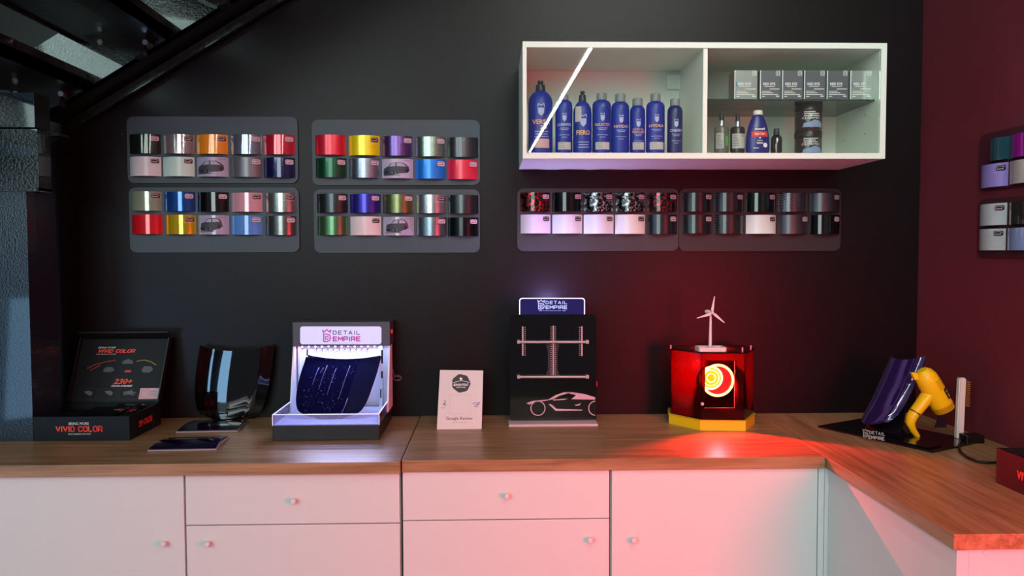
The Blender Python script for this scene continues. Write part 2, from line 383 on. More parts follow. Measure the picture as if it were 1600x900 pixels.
# ================================================================== GLASS-FRONTED WALL CABINET
cx0, cx1, cz0, cz1, Yc = .0992, 1.2106, CZ+.2855, CZ+.6355, 2.4348
CABW = mat('white_cabinet_lacquer', 'e6eae0', .4)
wt = .017
t = thing('wall_cabinet', 'white wall cabinet with glass fronts full of bottles, upper right', 'cabinet', ((cx0+cx1)/2, D-.16, cz0))
dv0, dv1 = PY(1096.5, 150, Yc+.02).x, PY(1103, 150, Yc+.02).x
bm = NB()
box(bm, (cx0, Yc, cz0), (cx1, D-.001, cz0+wt)); obj('bottom_panel', bm, CABW, t)
obj('top_panel', box(NB(), (cx0, Yc, cz1-wt), (cx1, D-.001, cz1)), CABW, t)
obj('side_panel', box(NB(), (cx0, Yc, cz0+wt), (cx0+wt*.7, D-.001, cz1-wt)), CABW, t)
obj('side_panel', box(NB(), (cx1-wt, Yc, cz0+wt), (cx1, D-.001, cz1-wt)), CABW, t)
obj('back_panel', box(NB(), (cx0+wt*.7, D-.012, cz0+wt), (cx1-wt, D-.001, cz1-wt)), CABW, t)
obj('divider', box(NB(), (dv0, Yc+.004, cz0+wt), (dv1, D-.012, cz1-wt)), CABW, t)
zsh = PY(1236, 158, Yc+.03).z
shelf = obj('glass_shelf', box(NB(), (dv1+.001, Yc+.03, zsh), (cx1-wt-.004, D-.014, zsh+.006)), pane('green_glass', 'c8e6d8', 1.4, dark=(.12, '7fae98')), t)
for q in (Yc+.10, Yc+.25):
    for zz in (0, .06, .12, -.06): obj('shelf_pin_hole', tube(NB(), [(cx1-wt-.0005, q, zsh-.03-zz), (cx1-wt+.001, q, zsh-.03-zz)], .0022, 8), mat('pin_hole', '5a5a55', .8), t)
bm = NB(); c = PY(1053, 128, D-.02); box(bm, (c.x-.026, D-.03, c.z-.026), (c.x+.026, D-.0125, c.z+.026), .005); obj('hanging_bracket_cover', bm, CABW, t)
yg = Yc+.003
PANE = pane('cabinet_pane_glass', 'fcfffd', 1.45)
for a, b in ((cx0+wt*.7+.001, dv0-.0005), (dv1+.001, cx1-wt-.001)):
    p = obj('glass_door', box(NB(), (a, yg, cz0+wt+.001), (b, yg+.004, cz1-wt-.001)), PANE, t)
# contents
FL = cz0+wt+.0002
KPX = lambda y: (PY(801, 150, y)-PY(800, 150, y)).x
NAVY = mat('navy_bottle_plastic', '1f3094', .38); NAVYD = mat('deep_navy_bottle_plastic', '1a2560', .35)
CAPG = mat('grey_cap', '7d8488', .45); CAPB = mat('black_cap', '2a2c38', .4); GOLD = mat('gold_print', 'd8a878', .5); SIL = mat('pale_blue_print', 'a9b2dd', .5)
def prof_px(cx, y, prof): return [(hw*KPX(y), PY(cx, py, y).z if py is not None else FL) for hw, py in prof]
def bottle(name, label, cx, y, body, cap, bm_, cm_, nozzle=None, flat=.85):
    x = PY(cx, 190, y).x; P0 = Vector((x, y, FL)); t = thing(name, label, 'bottle', P0, 'blue bottles behind the left glass')
    bo = obj('body', lathe(NB(), (x, y), prof_px(cx, y, body), 32, flat), bm_, t, smooth=True)
    ca = obj('cap', lathe(NB(), (x, y), prof_px(cx, y, cap), 24, 1), cm_, t, smooth=True)
    R = max(hw for hw, _ in body)*KPX(y)
    def wrap(u, v):
        q = PY(u, v, y); dx = max(-.97, min(.97, (q.x-x)/(R+.0006)))
        return Vector((q.x, y-math.sqrt(1-dx*dx)*(R+.0006)*flat-.0003, q.z))
    return t, wrap, [cx-R/KPX(y)+1.5*k for k in range(int(2*R/KPX(y)/1.5)+1)]
yb = Yc+.07
def std(cx, hw, top, sh, name_, gold, label, side=False, sticker=True, capm=None, caphw=8, navy=NAVY, two=None):
    t, wr, cuts = bottle('plastic_bottle', label, cx, yb, [(hw*.93, None), (hw, 234), (hw, sh+12), (hw*.97, sh+5), (hw*.8, sh+1), (caphw*.95, sh-1)],
                         [(caphw, sh-1), (caphw, top+2), (caphw*.9, top)], navy, capm or CAPG)
    e = Print(); s = hw/15
    e.poly([(cx-3.2, sh+24), (cx+3.2, sh+24), (cx+3, sh+30), (cx, sh+33.5), (cx-3, sh+30)]); e.stroke([(cx-3, sh+23), (cx-2.5, sh+20.5), (cx, sh+22.5), (cx+2.5, sh+20.5), (cx+3, sh+23)], .8)
    e.build('crest', SIL, t, wr, cuts)
    g = Print(); 
    if two: g.text(name_, cx-hw*.7, cx+hw*.7, sh+35, sh+38, .03); g.text(two, cx-hw*.8, cx+hw*.8, sh+39, sh+42, .03)
    else: g.text(name_, cx-hw*.78, cx+hw*.78, sh+36, sh+40.5, .03)
    g.build('product_name', gold, t, wr, cuts)
    w = Print()
    for yy, a in ((sh+43.5, .55), (sh+46, .4), (sh+54, .6), (sh+57.5, .3)): w.rect(cx-hw*a, cx+hw*a, yy, yy+.7)
    w.build('fine_print', SIL, t, wr, cuts)
    if sticker:
        k = Print(); k.rect(cx-hw*.72, cx+hw*.74, 223.5, 235); kk = k.build('sticker', mat('sticker_paper', 'b9b3b4', .6), t, wr, cuts)
        k = Print(); [k.rect(cx-hw*.6, cx-hw*.6+hw*(.5+.4*random.random()), yy, yy+.9) for yy in (225.5, 228.5, 231.5)]; k.build('sticker_print', GPR, t, lambda u, v: wr(u, v)+Vector((0, -.0004, 0)), cuts)
    return t
# 1 dispensing bottle, tallest
def squeeze(cx, hw, top, sh, label, capm, nm, nm2=None):
    t, wr, cuts = bottle('squeeze_bottle', label, cx, yb, [(hw*.93, None), (hw, 234), (hw, sh+8), (hw*.93, sh+1), (hw*.7, sh-6), (hw*.42, sh-10)],
                         [(hw*.42, sh-10), (hw*.36, sh-20), (hw*.3, sh-20.5), (hw*.17, sh-21.5), (hw*.17, top+5), (hw*.24, top+4), (hw*.24, top+1), (hw*.12, top)], NAVY, capm)
    e = Print(); e.poly([(cx-5, sh+18), (cx+5, sh+18), (cx+4.5, sh+26), (cx, sh+31), (cx-4.5, sh+26)]); e.stroke([(cx-5, sh+16.5), (cx-4.5, sh+11.5), (cx, sh+14.5), (cx+4.5, sh+11.5), (cx+5, sh+16.5)], 1.2)
    e.build('crest', SIL, t, wr, cuts)
    g = Print(); g.text(nm, cx-hw*.72, cx+hw*.72, sh+36, sh+43.5, .03)
    if nm2: g.text(nm2, cx-hw*.1, cx+hw*.5, sh+45, sh+51, .03)
    g.build('product_name', GOLD, t, wr, cuts)
    w = Print()
    for yy, a in ((sh+54, .6), (sh+58, .55), (sh+62, .6)): w.rect(cx-hw*a*.9, cx+hw*a, yy, yy+1.1)
    w.build('fine_print', SIL, t, wr, cuts)
    return t, wr, cuts
t, wr, cuts = squeeze(844.5, 19, 126, 153, 'largest navy squeeze bottle marked VERSA 2.0, first on the left', CAPB, 'VERSA', '2.0')
k = Print(); k.rect(835, 857, 219, 233); k.build('sticker', mat('pink_sticker_paper', 'c9a2a6', .6), t, wr, cuts)
std(881, 13.5, 148, 158, 'LUSENFIX', SIL, 'navy bottle with grey cap between the two squeeze bottles', caphw=7.5)
t, wr, cuts = squeeze(910, 14.5, 142, 169, 'navy squeeze bottle marked FIERO with a pale patch on its shoulder', CAPB, 'FIERO')
k = Print(); k.rect(898, 907, 168, 192); k.build('sticker', mat('sticker_paper', 'b9b3b4', .6), t, wr, cuts, label='pale rectangular patch')
std(940, 14.7, 146, 158, 'GLICO', GOLD, 'navy bottle marked GLICO, first grey cap right of the FIERO bottle')
std(969, 14.2, 147, 161, 'NITIDO', GOLD, 'navy bottle marked NITIDO, the one grey capped bottle with no pale sticker and gold name', sticker=False)
std(996, 12, 154, 167, 'DERMA', GOLD, 'shorter navy bottle with a two line gold name and pale sticker', two='SEALER')
std(1024, 14.7, 147, 160, 'HYDRA', GOLD, 'navy bottle marked HYDRA, second from the right in the blue row')
std(1054.5, 12, 155, 167, 'CHERRY', SIL, 'slim darker navy bottle standing last and apart at right end of blue row', sticker=False, navy=NAVYD, caphw=7.8)
# right compartment
DARKB = mat('dark_amber_plastic', '2a1f1c', .3); LABW = mat('pale_label', 'a9aeaa', .6)
for cx, hw, top, sh, lab in ((1127.5, 11.3, 177, 198, 'clear spray bottle with pale and green label, left of the pair'), (1152.5, 11.2, 178, 199, 'dark spray bottle with pale label, right of the pair')):
    t, wr, cuts = bottle('spray_bottle', lab, cx, yb, [(hw*.95, None), (hw, 235), (hw, sh+3), (hw*.85, sh), (4.5, sh-1)],
        [(4, sh-1), (4, sh-10), (3.5, sh-11), (3, top+1), (2.4, top)], mat('smoky_bottle', '5b5c55', .3) if cx < 1140 else DARKB, CAPB, flat=.9)
    t['group'] = 'spray bottles in the right compartment'
    obj('collar', lathe(NB(), (PY(cx, 190, yb).x, yb), prof_px(cx, yb, [(4.4, sh-1), (4.4, sh-9), (4, sh-9.5)]), 20), CHR, t, smooth=True)
    k = Print(); k.rect(cx-hw*.9, cx+hw*.05 if cx < 1140 else cx+hw*.8, sh+11, 233); k.build('label_sticker', LABW, t, wr, cuts)
    k = Print()
    for yy in range(int(sh+14), 231, 3): k.rect(cx-hw*.8, cx-hw*.8+hw*(.4+.35*random.random()), yy, yy+.8)
    k.build('label_text', DPR, t, lambda u, v: wr(u, v)+Vector((0, -.0004, 0)), cuts)
    if cx < 1140: k = Print(); k.rect(cx+hw*.3, cx+hw*.93, sh+15, 229); k.build('green_patch', mat('green_label', '4f9a4c', .5), t, wr, cuts)
    else: k = Print(); k.ring(cx+hw*.45, sh+14, 1.6, 2.2, n=14); k.build('round_symbol', DPR, t, lambda u, v: wr(u, v)+Vector((0, -.0004, 0)), cuts)
cx = 1184
t, wr, cuts = bottle('blue_bottle', 'tapered royal blue bottle with white cap and red label band', cx, yb, [(17.5, None), (18.8, 232), (18.3, 215), (15.5, 200), (11.5, 188), (8, 181), (7, 179.5)],
    [(7.3, 180), (7.3, 174.5), (6.5, 173)], mat('royal_blue_plastic', '1c1f78', .3), mat('white_cap', 'dcdcdc', .4), flat=.55)
t['group'] = 'bottles below the glass shelf'
bandy = [(195+9, 17)]
k = Print(); k.rect(cx-12.5, cx+12.5, 206.5, 215); k.build('red_band', mat('red_label', 'd8283c', .5), t, wr, cuts)
k = Print(); k.text('nuwell', cx-8, cx+8, 201, 204.5, .03, .2); k.text('Super Clean', cx-8, cx+8, 208.5, 213, .01); k.disc(cx, 217, 1.3); k.rect(cx-4, cx+4, 220.5, 221.5); k.rect(cx-5, cx+5, 224, 225.5); k.disc(cx+8.5, 228, 3.6)
k.rect(cx-10, cx-2, 232, 233); k.build('label_text', WPR, t, lambda u, v: wr(u, v)+Vector((0, -.0006, 0)), cuts)
cx = 1213.5
t, wr, cuts = bottle('small_dropper_bottle', 'small dark amber bottle with black screw cap beside blue bottle', cx, yb, [(8.2, None), (8.7, 235), (8.7, 217), (7, 213), (4.6, 211)],
    [(4.6, 211), (4.8, 205), (4.2, 204.5), (4.3, 201)], mat('amber_glass_bottle', '1c120e', .15, coat=1), CAPB, flat=1)
t['group'] = 'bottles below the glass shelf'
for k_, (top, bot, lab) in enumerate(((164, 205, 'dark brown round tub on top of the other tub, under the glass shelf'), (206, None, 'dark brown round tub at the bottom of the stack of two'))):
    cx = 1263; y = yb+.03; x = PY(cx, 190, y).x; z1 = PY(cx, top, y).z; zm = PY(cx, 205.5, y).z
    z0 = FL if bot is None else zm+.0002; z1 = z1 if bot else zm
    t = thing('round_tub', lab, 'tub', (x, y, z0), 'stacked brown tubs'); hh = z1-z0; R = 20.5*KPX(y)
    obj('body', lathe(NB(), (x, y), [(R*.96, z0), (R, z0+.003), (R, z0+hh*.7), (R*.97, z0+hh*.72)], 36), mat('brown_tub', '2c2020', .3, coat=.4), t, smooth=True)
    obj('lid', lathe(NB(), (x, y), [(R*1.02, z0+hh*.73), (R*1.02, z1-.003), (R*.96, z1)], 36), mat('brown_tub_lid', '1f1615', .35), t, smooth=True)
    Z = lambda v: z0+hh*(1-v)
    wr = lambda u, v: Vector((x+math.sin(u)*(R+.0007), y-math.cos(u)*(R+.0007), Z(v)))
    k = Print(); [k.rect(-.7, .1+random.random()*.6, .32+.07*i, .345+.07*i) for i in range(3)]; k.text('CERAMIC', -.85, .55, .52, .60, .02)
    k.build('label_text', WPR, t, wr, [i*.15-1.2 for i in range(17)])
    k = Print(); k.poly([(-.8, .9), (-.7, .74), (-.2, .7), (.1, .63), (.5, .66), (.75, .76), (.8, .9)]); k.build('label_picture', mat('pale_blue_art', '7f92b8', .5), t, wr, [i*.15-1.2 for i in range(17)])
# silver boxes on the shelf
BX = mat('silver_grey_carton', '6d6f78', .28, metal=.55); BXL = mat('silver_carton_reflecting', 'b4bcba', .22, metal=.7)  # second carton colour has the bright reflection of the end cartons painted in
zs = zsh+.0062; ybx = Yc+.055
for i, (a, b) in enumerate(((1148, 1183.5), (1188, 1220.5), (1222.5, 1254.5), (1257, 1290), (1292.5, 1325.5), (1329, 1363))):
    x0, x1 = PY(a, 150, ybx).x, PY(b, 150, ybx).x; z1 = PY(1250, 110, ybx).z
    names = ['first from the left, slightly apart', 'second from left', 'third from left', 'fourth from left', 'fifth from left', 'last on the right']
    t = thing('product_carton', 'small silver RED EYE carton on the glass shelf, '+names[i], 'box', ((x0+x1)/2, ybx+.03, zs), 'silver cartons on the glass shelf')
    bm = NB(); box(bm, (x0, ybx, zs), (x1, ybx+.065, z1), .0008)
    rot = (0, 0, .0)
    obj('carton', bm, BXL if i in (0, 5) else BX, t)
    k = Print(); w = b-a; fn = onY(ybx, .0006)
    bx0 = a+w*.08
    k.text('RED EYE', bx0+2, a+w*.72, 129, 133, .03); k.rect(a+w*.2, a+w*.7, 134.5, 135.4); k.rect(a+w*.45, a+w*.93, 138.5, 139.6)
    for yy, q in ((142, .5), (144.5, .62), (147, .85)): k.rect(bx0, a+w*q, yy, yy+1)
    k.rect(bx0, bx0+5, 150, 151); k.rect(b-8, b-3, 149.5, 151.2); k.ring(b-4.5, 114.5, 1.5, 2.3, n=12); k.stroke([(b-7.5, 111), (b-1.8, 111), (b-1.8, 118), (b-7.5, 118)], .6, True)
    k.build('lettering', WPR, t, fn)
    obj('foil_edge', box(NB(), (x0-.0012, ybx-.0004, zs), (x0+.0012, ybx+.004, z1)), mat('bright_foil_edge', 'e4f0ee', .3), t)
    k = Print(); k.rect(bx0-.6, bx0+1, 128.5, 135.5); k.build('blue_bar', mat('blue_bar_print', '3b6fa8', .4), t, fn)

# ================================================================== SWATCH BOARDS
yB = D-.008
bd = mat('slate_grey_board', '39444e', .5)
def board(label, px0, px1, py0, py1, tilt=0, m=None):
    a, b = PY(px0, py0, yB), PY(px1, py1, yB); c = (a+b)/2
    pts = [Vector((x, yB, z+tilt*(x-c.x))) for x, z in rrect(a.x, b.x, b.z, a.z, .022)]
    bm = prism(NB(), pts, (0, .0078, 0))
    return tag(obj('swatch_board', bm, m or BOARD, loc=(c.x, yB+.0078, c.z)), label, 'display board', 'swatch boards on the walls')
board('upper left grey rounded board holding ten film swatches', 197.5, 466, 182, 286)
board('lower left grey rounded board with film swatches, directly above the black hood', 201, 468, 293, 394)
board('upper grey rounded board right of the left pair, beginning with a red swatch', 487, 750, 187, 289)
board('lower grey rounded board holding swatches above the lit display case', 490, 750, 296, 394.5)
board('dark grey rounded board under the wall cabinet, forged and white swatches', 808, 1060, 294.5, 392, m=mat('dark_plum_board', '2e2c33', .5))
board('reddish dark rounded board right of the one under the cabinet, carbon swatches', 1061.5, 1313, 294.5, 392, m=mat('darkest_plum_board', '211d22', .5))
SW, SB = .108, .024
_n = 0
def film(kind, col, rough=.22, metal=.5):
    global _n; _n += 1
    nm = f'film_{kind}_{_n}'
    if kind == 'plain': return mat(nm, col, rough, metal, coat=.35)
    if kind == 'gloss': return mat(nm, col, .12, metal, coat=1)
    def vor(nt, tc):
        v = nt.nodes.new('ShaderNodeTexVoronoi'); v.inputs['Scale'].default_value = 190; v.feature = 'F1'; nt.links.new(tc.outputs['Object'], v.inputs['Vector'])
        sp_ = nt.nodes.new('ShaderNodeSeparateColor'); nt.links.new(v.outputs['Color'], sp_.inputs['Color']); return sp_.outputs['Red']
    def twl(nt, tc):
        v = nt.nodes.new('ShaderNodeTexWave'); v.wave_type = 'BANDS'; v.bands_direction = 'DIAGONAL'; v.inputs['Scale'].default_value = 110; nt.links.new(tc.outputs['Object'], v.inputs['Vector']); return v.outputs['Fac']
    if kind == 'forged': return ramp_mat(nm, [(.3, '08080a'), (.55, '2a2a2e'), (.9, col)], vor, rough=.22, metal=.75, coat=.8, bump=.35)
    if kind == 'carbon': return ramp_mat(nm, [(.35, '0b0b0d'), (.7, col)], twl, rough=.25, metal=.4, coat=.8, bump=.1)
BADL = mat('badge_pale', 'd0b4c0', .5); BADD = mat('badge_dark', '2a2428', .5)
CARP = mat('car_print_grey', '3c3c46', .5); CARW = mat('car_print_window', 'a9a6bd', .5); CARK = mat('car_print_black', '131318', .5)
def swatch(cx, cz, w, h, m, label, group, light_badge=True, badge=True, car=None, origin=None, rotz=0., bul=SB):
    t = thing('film_swatch', label, 'swatch', (0, 0, 0), group)
    R = (w*w/4+bul*bul)/(2*bul)
    def surf(u, v, e=0):
        x = (u-.5)*w; return Vector((x, -(math.sqrt(R*R-x*x)-(R-bul))-.0012-e, (.5-v)*h))
    bm = NB(); N = 20
    fr = [[bm.verts.new(surf(i/N, j)) for i in range(N+1)] for j in (1, 0)]
    bk = [[bm.verts.new(surf(i/N, j)+Vector((0, .0011, 0))) for i in range(N+1)] for j in (1, 0)]
    for i in range(N):
        bm.faces.new((fr[0][i], fr[0][i+1], fr[1][i+1], fr[1][i])); bm.faces.new((bk[0][i], bk[1][i], bk[1][i+1], bk[0][i+1]))
        for j in (0, 1): bm.faces.new((fr[j][i], bk[j][i], bk[j][i+1], fr[j][i+1]))
    for i in (0, N): bm.faces.new((fr[0][i], fr[1][i], bk[1][i], bk[0][i]))
    o = obj('film_sheet', bm, m, t, smooth=True)
    cuts = [k/20 for k in range(1, 20)]
    if badge:
        k = Print(); k.poly([(.74+.22*(a), .10+.24*b) for a, b in rrect(0, 1, 0, 1, .22, 3)])
        bg = k.build('badge', BADL if light_badge else BADD, t, lambda u, v: surf(u, v, .0004), cuts)
        k = Print(); k.stroke([(.76, .19), (.79, .14), (.88, .135), (.94, .19)], .018); k.disc(.90, .255, .018, .03, 10)
        for q in range(3): k.rect(.765+q*.04, .79+q*.04, .235, .285)
        k.rect(.62, .94, .385, .395)
        k.build('badge_print', BADD if light_badge else BADL, bg, lambda u, v: surf(u, v, .0008), cuts)
    if car:
        e1 = lambda u, v: surf(u, v, .0004); e2 = lambda u, v: surf(u, v, .0008)
        sedan = car == 'sedan'
        if sedan: bod = [(.05, .62), (.08, .48), (.2, .40), (.3, .24), (.45, .19), (.65, .19), (.78, .27), (.88, .42), (.9, .6), (.84, .72), (.6, .76), (.3, .86), (.06, .83)]
        else: bod = [(.1, .62), (.12, .42), (.28, .36), (.36, .18), (.5, .14), (.72, .16), (.8, .3), (.84, .6), (.7, .7), (.52, .84), (.12, .8)]
        c_ = Print().poly(bod).build('car_picture', CARP, t, e1, cuts)
        k = Print(); k.poly([(.24, .4), (.33, .25), (.46, .22), (.46, .38)] if sedan else [(.3, .36), (.38, .21), (.5, .18), (.5, .36)])
        k.poly([(.5, .38), (.5, .22), (.64, .22), (.74, .3), (.8, .4)] if sedan else [(.54, .36), (.54, .18), (.7, .2), (.76, .34)])
        k.ring(.40, .72, .045, .06, n=14); k.build('car_windows', CARW, c_, e2, cuts)
        k = Print(); k.disc(.40, .72, .045, .09, 16); k.disc(.82 if sedan else .74, .6, .04, .1, 14); k.rect(.1, .24, .66, .74); k.rect(.06, .6, .84, .865)
        k.build('car_wheels', CARK, c_, lambda u, v: surf(u, v, .0011), cuts)
        Print().text('CARLAS', .72, .93, .07, .13, .02).build('maker_mark', mat('mauve_print', '8a5a78', .5), t, e1, cuts)
    t.location = origin; t.rotation_euler = (0, 0, rotz); return t
ORD = ['first', 'second', 'third', 'fourth', 'last']
def rowset(where, group, pxs, y0s, y1s, w_px, defs, row, yy=yB):
    for i, dd in enumerate(defs):
        kind, col, rough, metal, lb, desc = dd[:6]; car = dd[6] if len(dd) > 6 else None
        f_ = i/4; py0 = y0s[0]+(y0s[1]-y0s[0])*f_; py1 = y1s[0]+(y1s[1]-y1s[0])*f_
        a, b = PY(pxs[i], py0, yy), PY(pxs[i]+w_px, py1, yy)
        m = film(kind, col, rough, metal)
        swatch(0, 0, b.x-a.x, a.z-b.z-.001, m, f'{desc} film swatch, {ORD[i]} in {row} row of {where}', group, lb, car is None and dd[4] is not None, car, Vector(((a.x+b.x)/2, yB, (a.z+b.z)/2)))
G, Pn = 'gloss', 'plain'
W1 = 'upper left board'; g = 'film swatches on the upper left board'
rowset(W1, g, [202.5, 255, 307, 360, 411.5], (210.5, 211.5), (241, 242.5), 49.5, [(G, '2c332c', .1, .6, True, 'glossy dark olive'), (G, '9a8c90', .1, .5, False, 'glossy mauve grey'), (G, 'f09020', .1, .1, False, 'glossy orange'), (G, '8490a4', .1, .7, True, 'glossy blue grey'), (G, 'c01c34', .1, .3, True, 'glossy crimson')], 'upper')
rowset(W1, g, [203, 255, 308, 360.5, 412], (245.5, 247), (276, 278), 49.5, [(Pn, 'd4ccd0', .5, 0, False, 'satin white'), (Pn, 'c4e0d4', .5, .0, False, 'pale mint white'), (Pn, 'a9a2bc', .5, 0, None, 'grey car picture', 'sedan'), (Pn, '6c6a72', .35, .4, True, 'mid grey'), (G, '15164a', .1, .3, True, 'glossy midnight blue')], 'lower')
W1 = 'lower left board'; g = 'film swatches on the lower left board'
rowset(W1, g, [204.5, 256.5, 309, 361.5, 414.5], (299.5, 302), (330, 332), 49, [(G, '9aa890', .1, .4, False, 'pale sage green'), (G, '1a58b0', .1, .6, True, 'glossy azure blue'), (G, '050507', .05, 0, True, 'gloss black'), (G, 'd8a0ac', .1, .2, False, 'glossy pink'), (Pn, 'a8aca8', .2, .9, False, 'bright silver')], 'upper')
rowset(W1, g, [206, 258.5, 310, 361.5, 415], (335.5, 337.5), (366, 367.5), 48.5, [(G, 'd81c2c', .1, .2, None, 'bright red'), (G, 'd0b81c', .1, .5, False, 'metallic yellow'), (G, 'a9a2bc', .3, 0, None, 'dark car picture', 'suv'), (G, '5a90d8', .1, .1, True, 'sky blue'), (Pn, '7c807c', .2, .9, True, 'steel grey')], 'lower')
W1 = 'upper middle board'; g = 'film swatches on the upper middle board'
rowset(W1, g, [492.5, 545, 596.5, 648, 698.5], (211.5, 215.5), (243, 246.5), 48.5, [(Pn, 'd02038', .3, .4, None, 'satin red'), (Pn, 'e8d010', .3, .3, False, 'satin yellow'), (Pn, '604080', .25, .8, True, 'purple to brown'), (Pn, '8c9c90', .25, .9, True, 'silver green'), (Pn, '4a484c', .3, .8, None, 'gunmetal')], 'upper')
rowset(W1, g, [493.5, 545.5, 597, 648.5, 698.5], (247.5, 250.5), (278, 281), 48.5, [(Pn, '1c4c34', .25, .6, True, 'forest green'), (Pn, '8c90a4', .25, .9, True, 'lilac silver'), (Pn, 'b4a8c4', .4, 0, None, 'grey saloon car picture', 'sedan'), (Pn, '1c78d8', .3, .4, True, 'bright blue'), (Pn, 'd02440', .3, .2, True, 'cherry red')], 'lower')
W1 = 'lower middle board'; g = 'film swatches on the lower middle board'
rowset(W1, g, [495.5, 547, 598.5, 650, 699.5], (303, 305), (332.5, 334), 48, [(Pn, '3a4044', .25, .8, True, 'slate grey'), (Pn, '38309c', .25, .7, True, 'violet blue'), (Pn, '70744c', .25, .8, True, 'moss gold'), (Pn, 'b8bcc4', .2, .9, False, 'pearl silver'), (Pn, '3c4044', .25, .8, None, 'charcoal metallic')], 'upper')
rowset(W1, g, [496, 547.5, 599, 650, 699.5], (338, 340), (367.5, 369), 48, [(Pn, '548058', .25, .8, None, 'leaf green'), (Pn, 'e0ccd0', .5, 0, False, 'soft white'), (G, 'a9a2bc', .3, 0, None, 'dark van picture', 'suv'), (Pn, '7c8c94', .25, .9, True, 'blue steel'), (Pn, '1c2024', .2, .8, True, 'near black')], 'lower')
W1 = 'board under the wall cabinet'; g = 'film swatches on the board under the cabinet'
rowset(W1, g, [813, 863, 911.5, 961.5, 1011], (301, 301.5), (330.5, 331), 46.5, [('forged', 'c01c24', .1, .6, True, 'red forged carbon'), (G, '101216', .1, .6, True, 'mirror black'), ('forged', 'b8c4cc', .1, .6, True, 'silver chipped forged'), ('forged', 'a4b0b0', .1, .6, True, 'grey chipped forged'), ('forged', '9c1428', .1, .6, True, 'crimson sparkle')], 'upper')
rowset(W1, g, [813.5, 863, 912, 961, 1011], (335.5, 335.5), (365, 366), 46.5, [(Pn, 'dcd4ec', .5, 0, False, 'white'), (Pn, 'dcdcec', .5, 0, False, 'bluish white'), (Pn, 'd8dcec', .4, 0, False, 'glossier white'), (Pn, 'e0dcdc', .4, 0, False, 'cream white'), ('carbon', '2c343c', .1, .6, True, 'black brushed')], 'lower')
W1 = 'board under the cabinet right end'; g = 'film swatches on the right dark board'
rowset(W1, g, [1066.5, 1115.5, 1165.5, 1216, 1265.5], (301.5, 302), (331, 331.5), 46, [('carbon', '2a2a30', .1, .6, True, 'smoky carbon'), ('carbon', '36343c', .1, .6, True, 'mottled carbon'), (G, '14201e', .1, .6, True, 'green black'), ('carbon', '5c6068', .1, .6, None, 'grey twill carbon'), (Pn, '484850', .35, .7, True, 'satin graphite')], 'upper')
rowset(W1, g, [1066.5, 1115.5, 1165.5, 1216, 1265.5], (336, 336), (365, 366), 46, [('carbon', '303438', .1, .6, True, 'fine carbon'), ('carbon', '3c383c', .1, .6, None, 'diagonal carbon'), (Pn, 'dce8e4', .5, 0, False, 'plain white'), (Pn, '4c4850', .35, .7, True, 'satin iron grey'), (G, '101014', .1, .6, True, 'glossy black')], 'lower')
# right wall
xB = X2-.008
for k_, (p0, p1, lab) in enumerate((((1529, 206), (1529, 296), 'upper dark board tinted with red glare on the right wall, cut by the picture edge'), ((1529, 310), (1529, 402), 'lower dark board tinted with red glare on the right wall, cut by the picture edge'))):
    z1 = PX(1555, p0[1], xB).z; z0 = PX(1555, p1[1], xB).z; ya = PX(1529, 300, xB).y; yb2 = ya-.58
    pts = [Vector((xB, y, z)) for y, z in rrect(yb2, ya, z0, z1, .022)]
    tag(obj('swatch_board', prism(NB(), pts, (.0078, 0, 0)), mat('board_with_red_glare', '471c24', .5), loc=(X2, (ya+yb2)/2, (z0+z1)/2)), lab, 'display board', 'swatch boards on the walls')  # board colour carries the same red glare as the wall behind it
g = 'film swatches on the right wall'
for (a, b, c, d, kind, col, r, mt, lb, desc) in (
    (1546, 1577, 215, 250, G, '3c6c7c', .1, .6, None, 'glossy teal film swatch, narrower one at top left of the right wall'),
    (1578, 1623, 207, 244, G, 'a8149c', .1, .2, None, 'bright magenta film swatch on the right wall, cut by the picture edge'),
    (1532, 1575.5, 256, 292, G, 'a490dc', .1, .1, False, 'lilac film swatch on the right wall below the teal one'),
    (1577, 1622, 249, 285.5, Pn, 'c8bcb8', .3, .3, None, 'pale pearl film swatch below the magenta one on right wall'),
    (1531.5, 1575, 318, 352, G, 'c8ccd0', .1, .1, False, 'upper white film swatch of the lower board on right wall'),
    (1578, 1622, 315, 350, G, '2c2824', .1, .6, None, 'dark bronze film swatch on the right wall, beside the upper white one'),
    (1531.5, 1574, 357.5, 391, G, 'c4c8c8', .1, .1, False, 'bottom white film swatch on right wall, lowest in first column'),
    (1576, 1620, 355.5, 391, G, '8ca0cc', .1, .2, None, 'pale blue film swatch on right wall, bottom at the picture edge')):
    ya, yb3 = PX(a, 300, xB).y, PX(b, 300, xB).y; mid = (a+b)/2
    zt3, zb3 = PX(mid, c, xB-.012).z, PX(mid, d, xB-.012).z
    swatch(0, 0, ya-yb3-.003, zt3-zb3, film(kind, col, r, mt), desc, g, bool(lb), lb is not None, None, Vector((xB, (ya+yb3)/2, (zt3+zb3)/2)), -math.pi/2, .018)

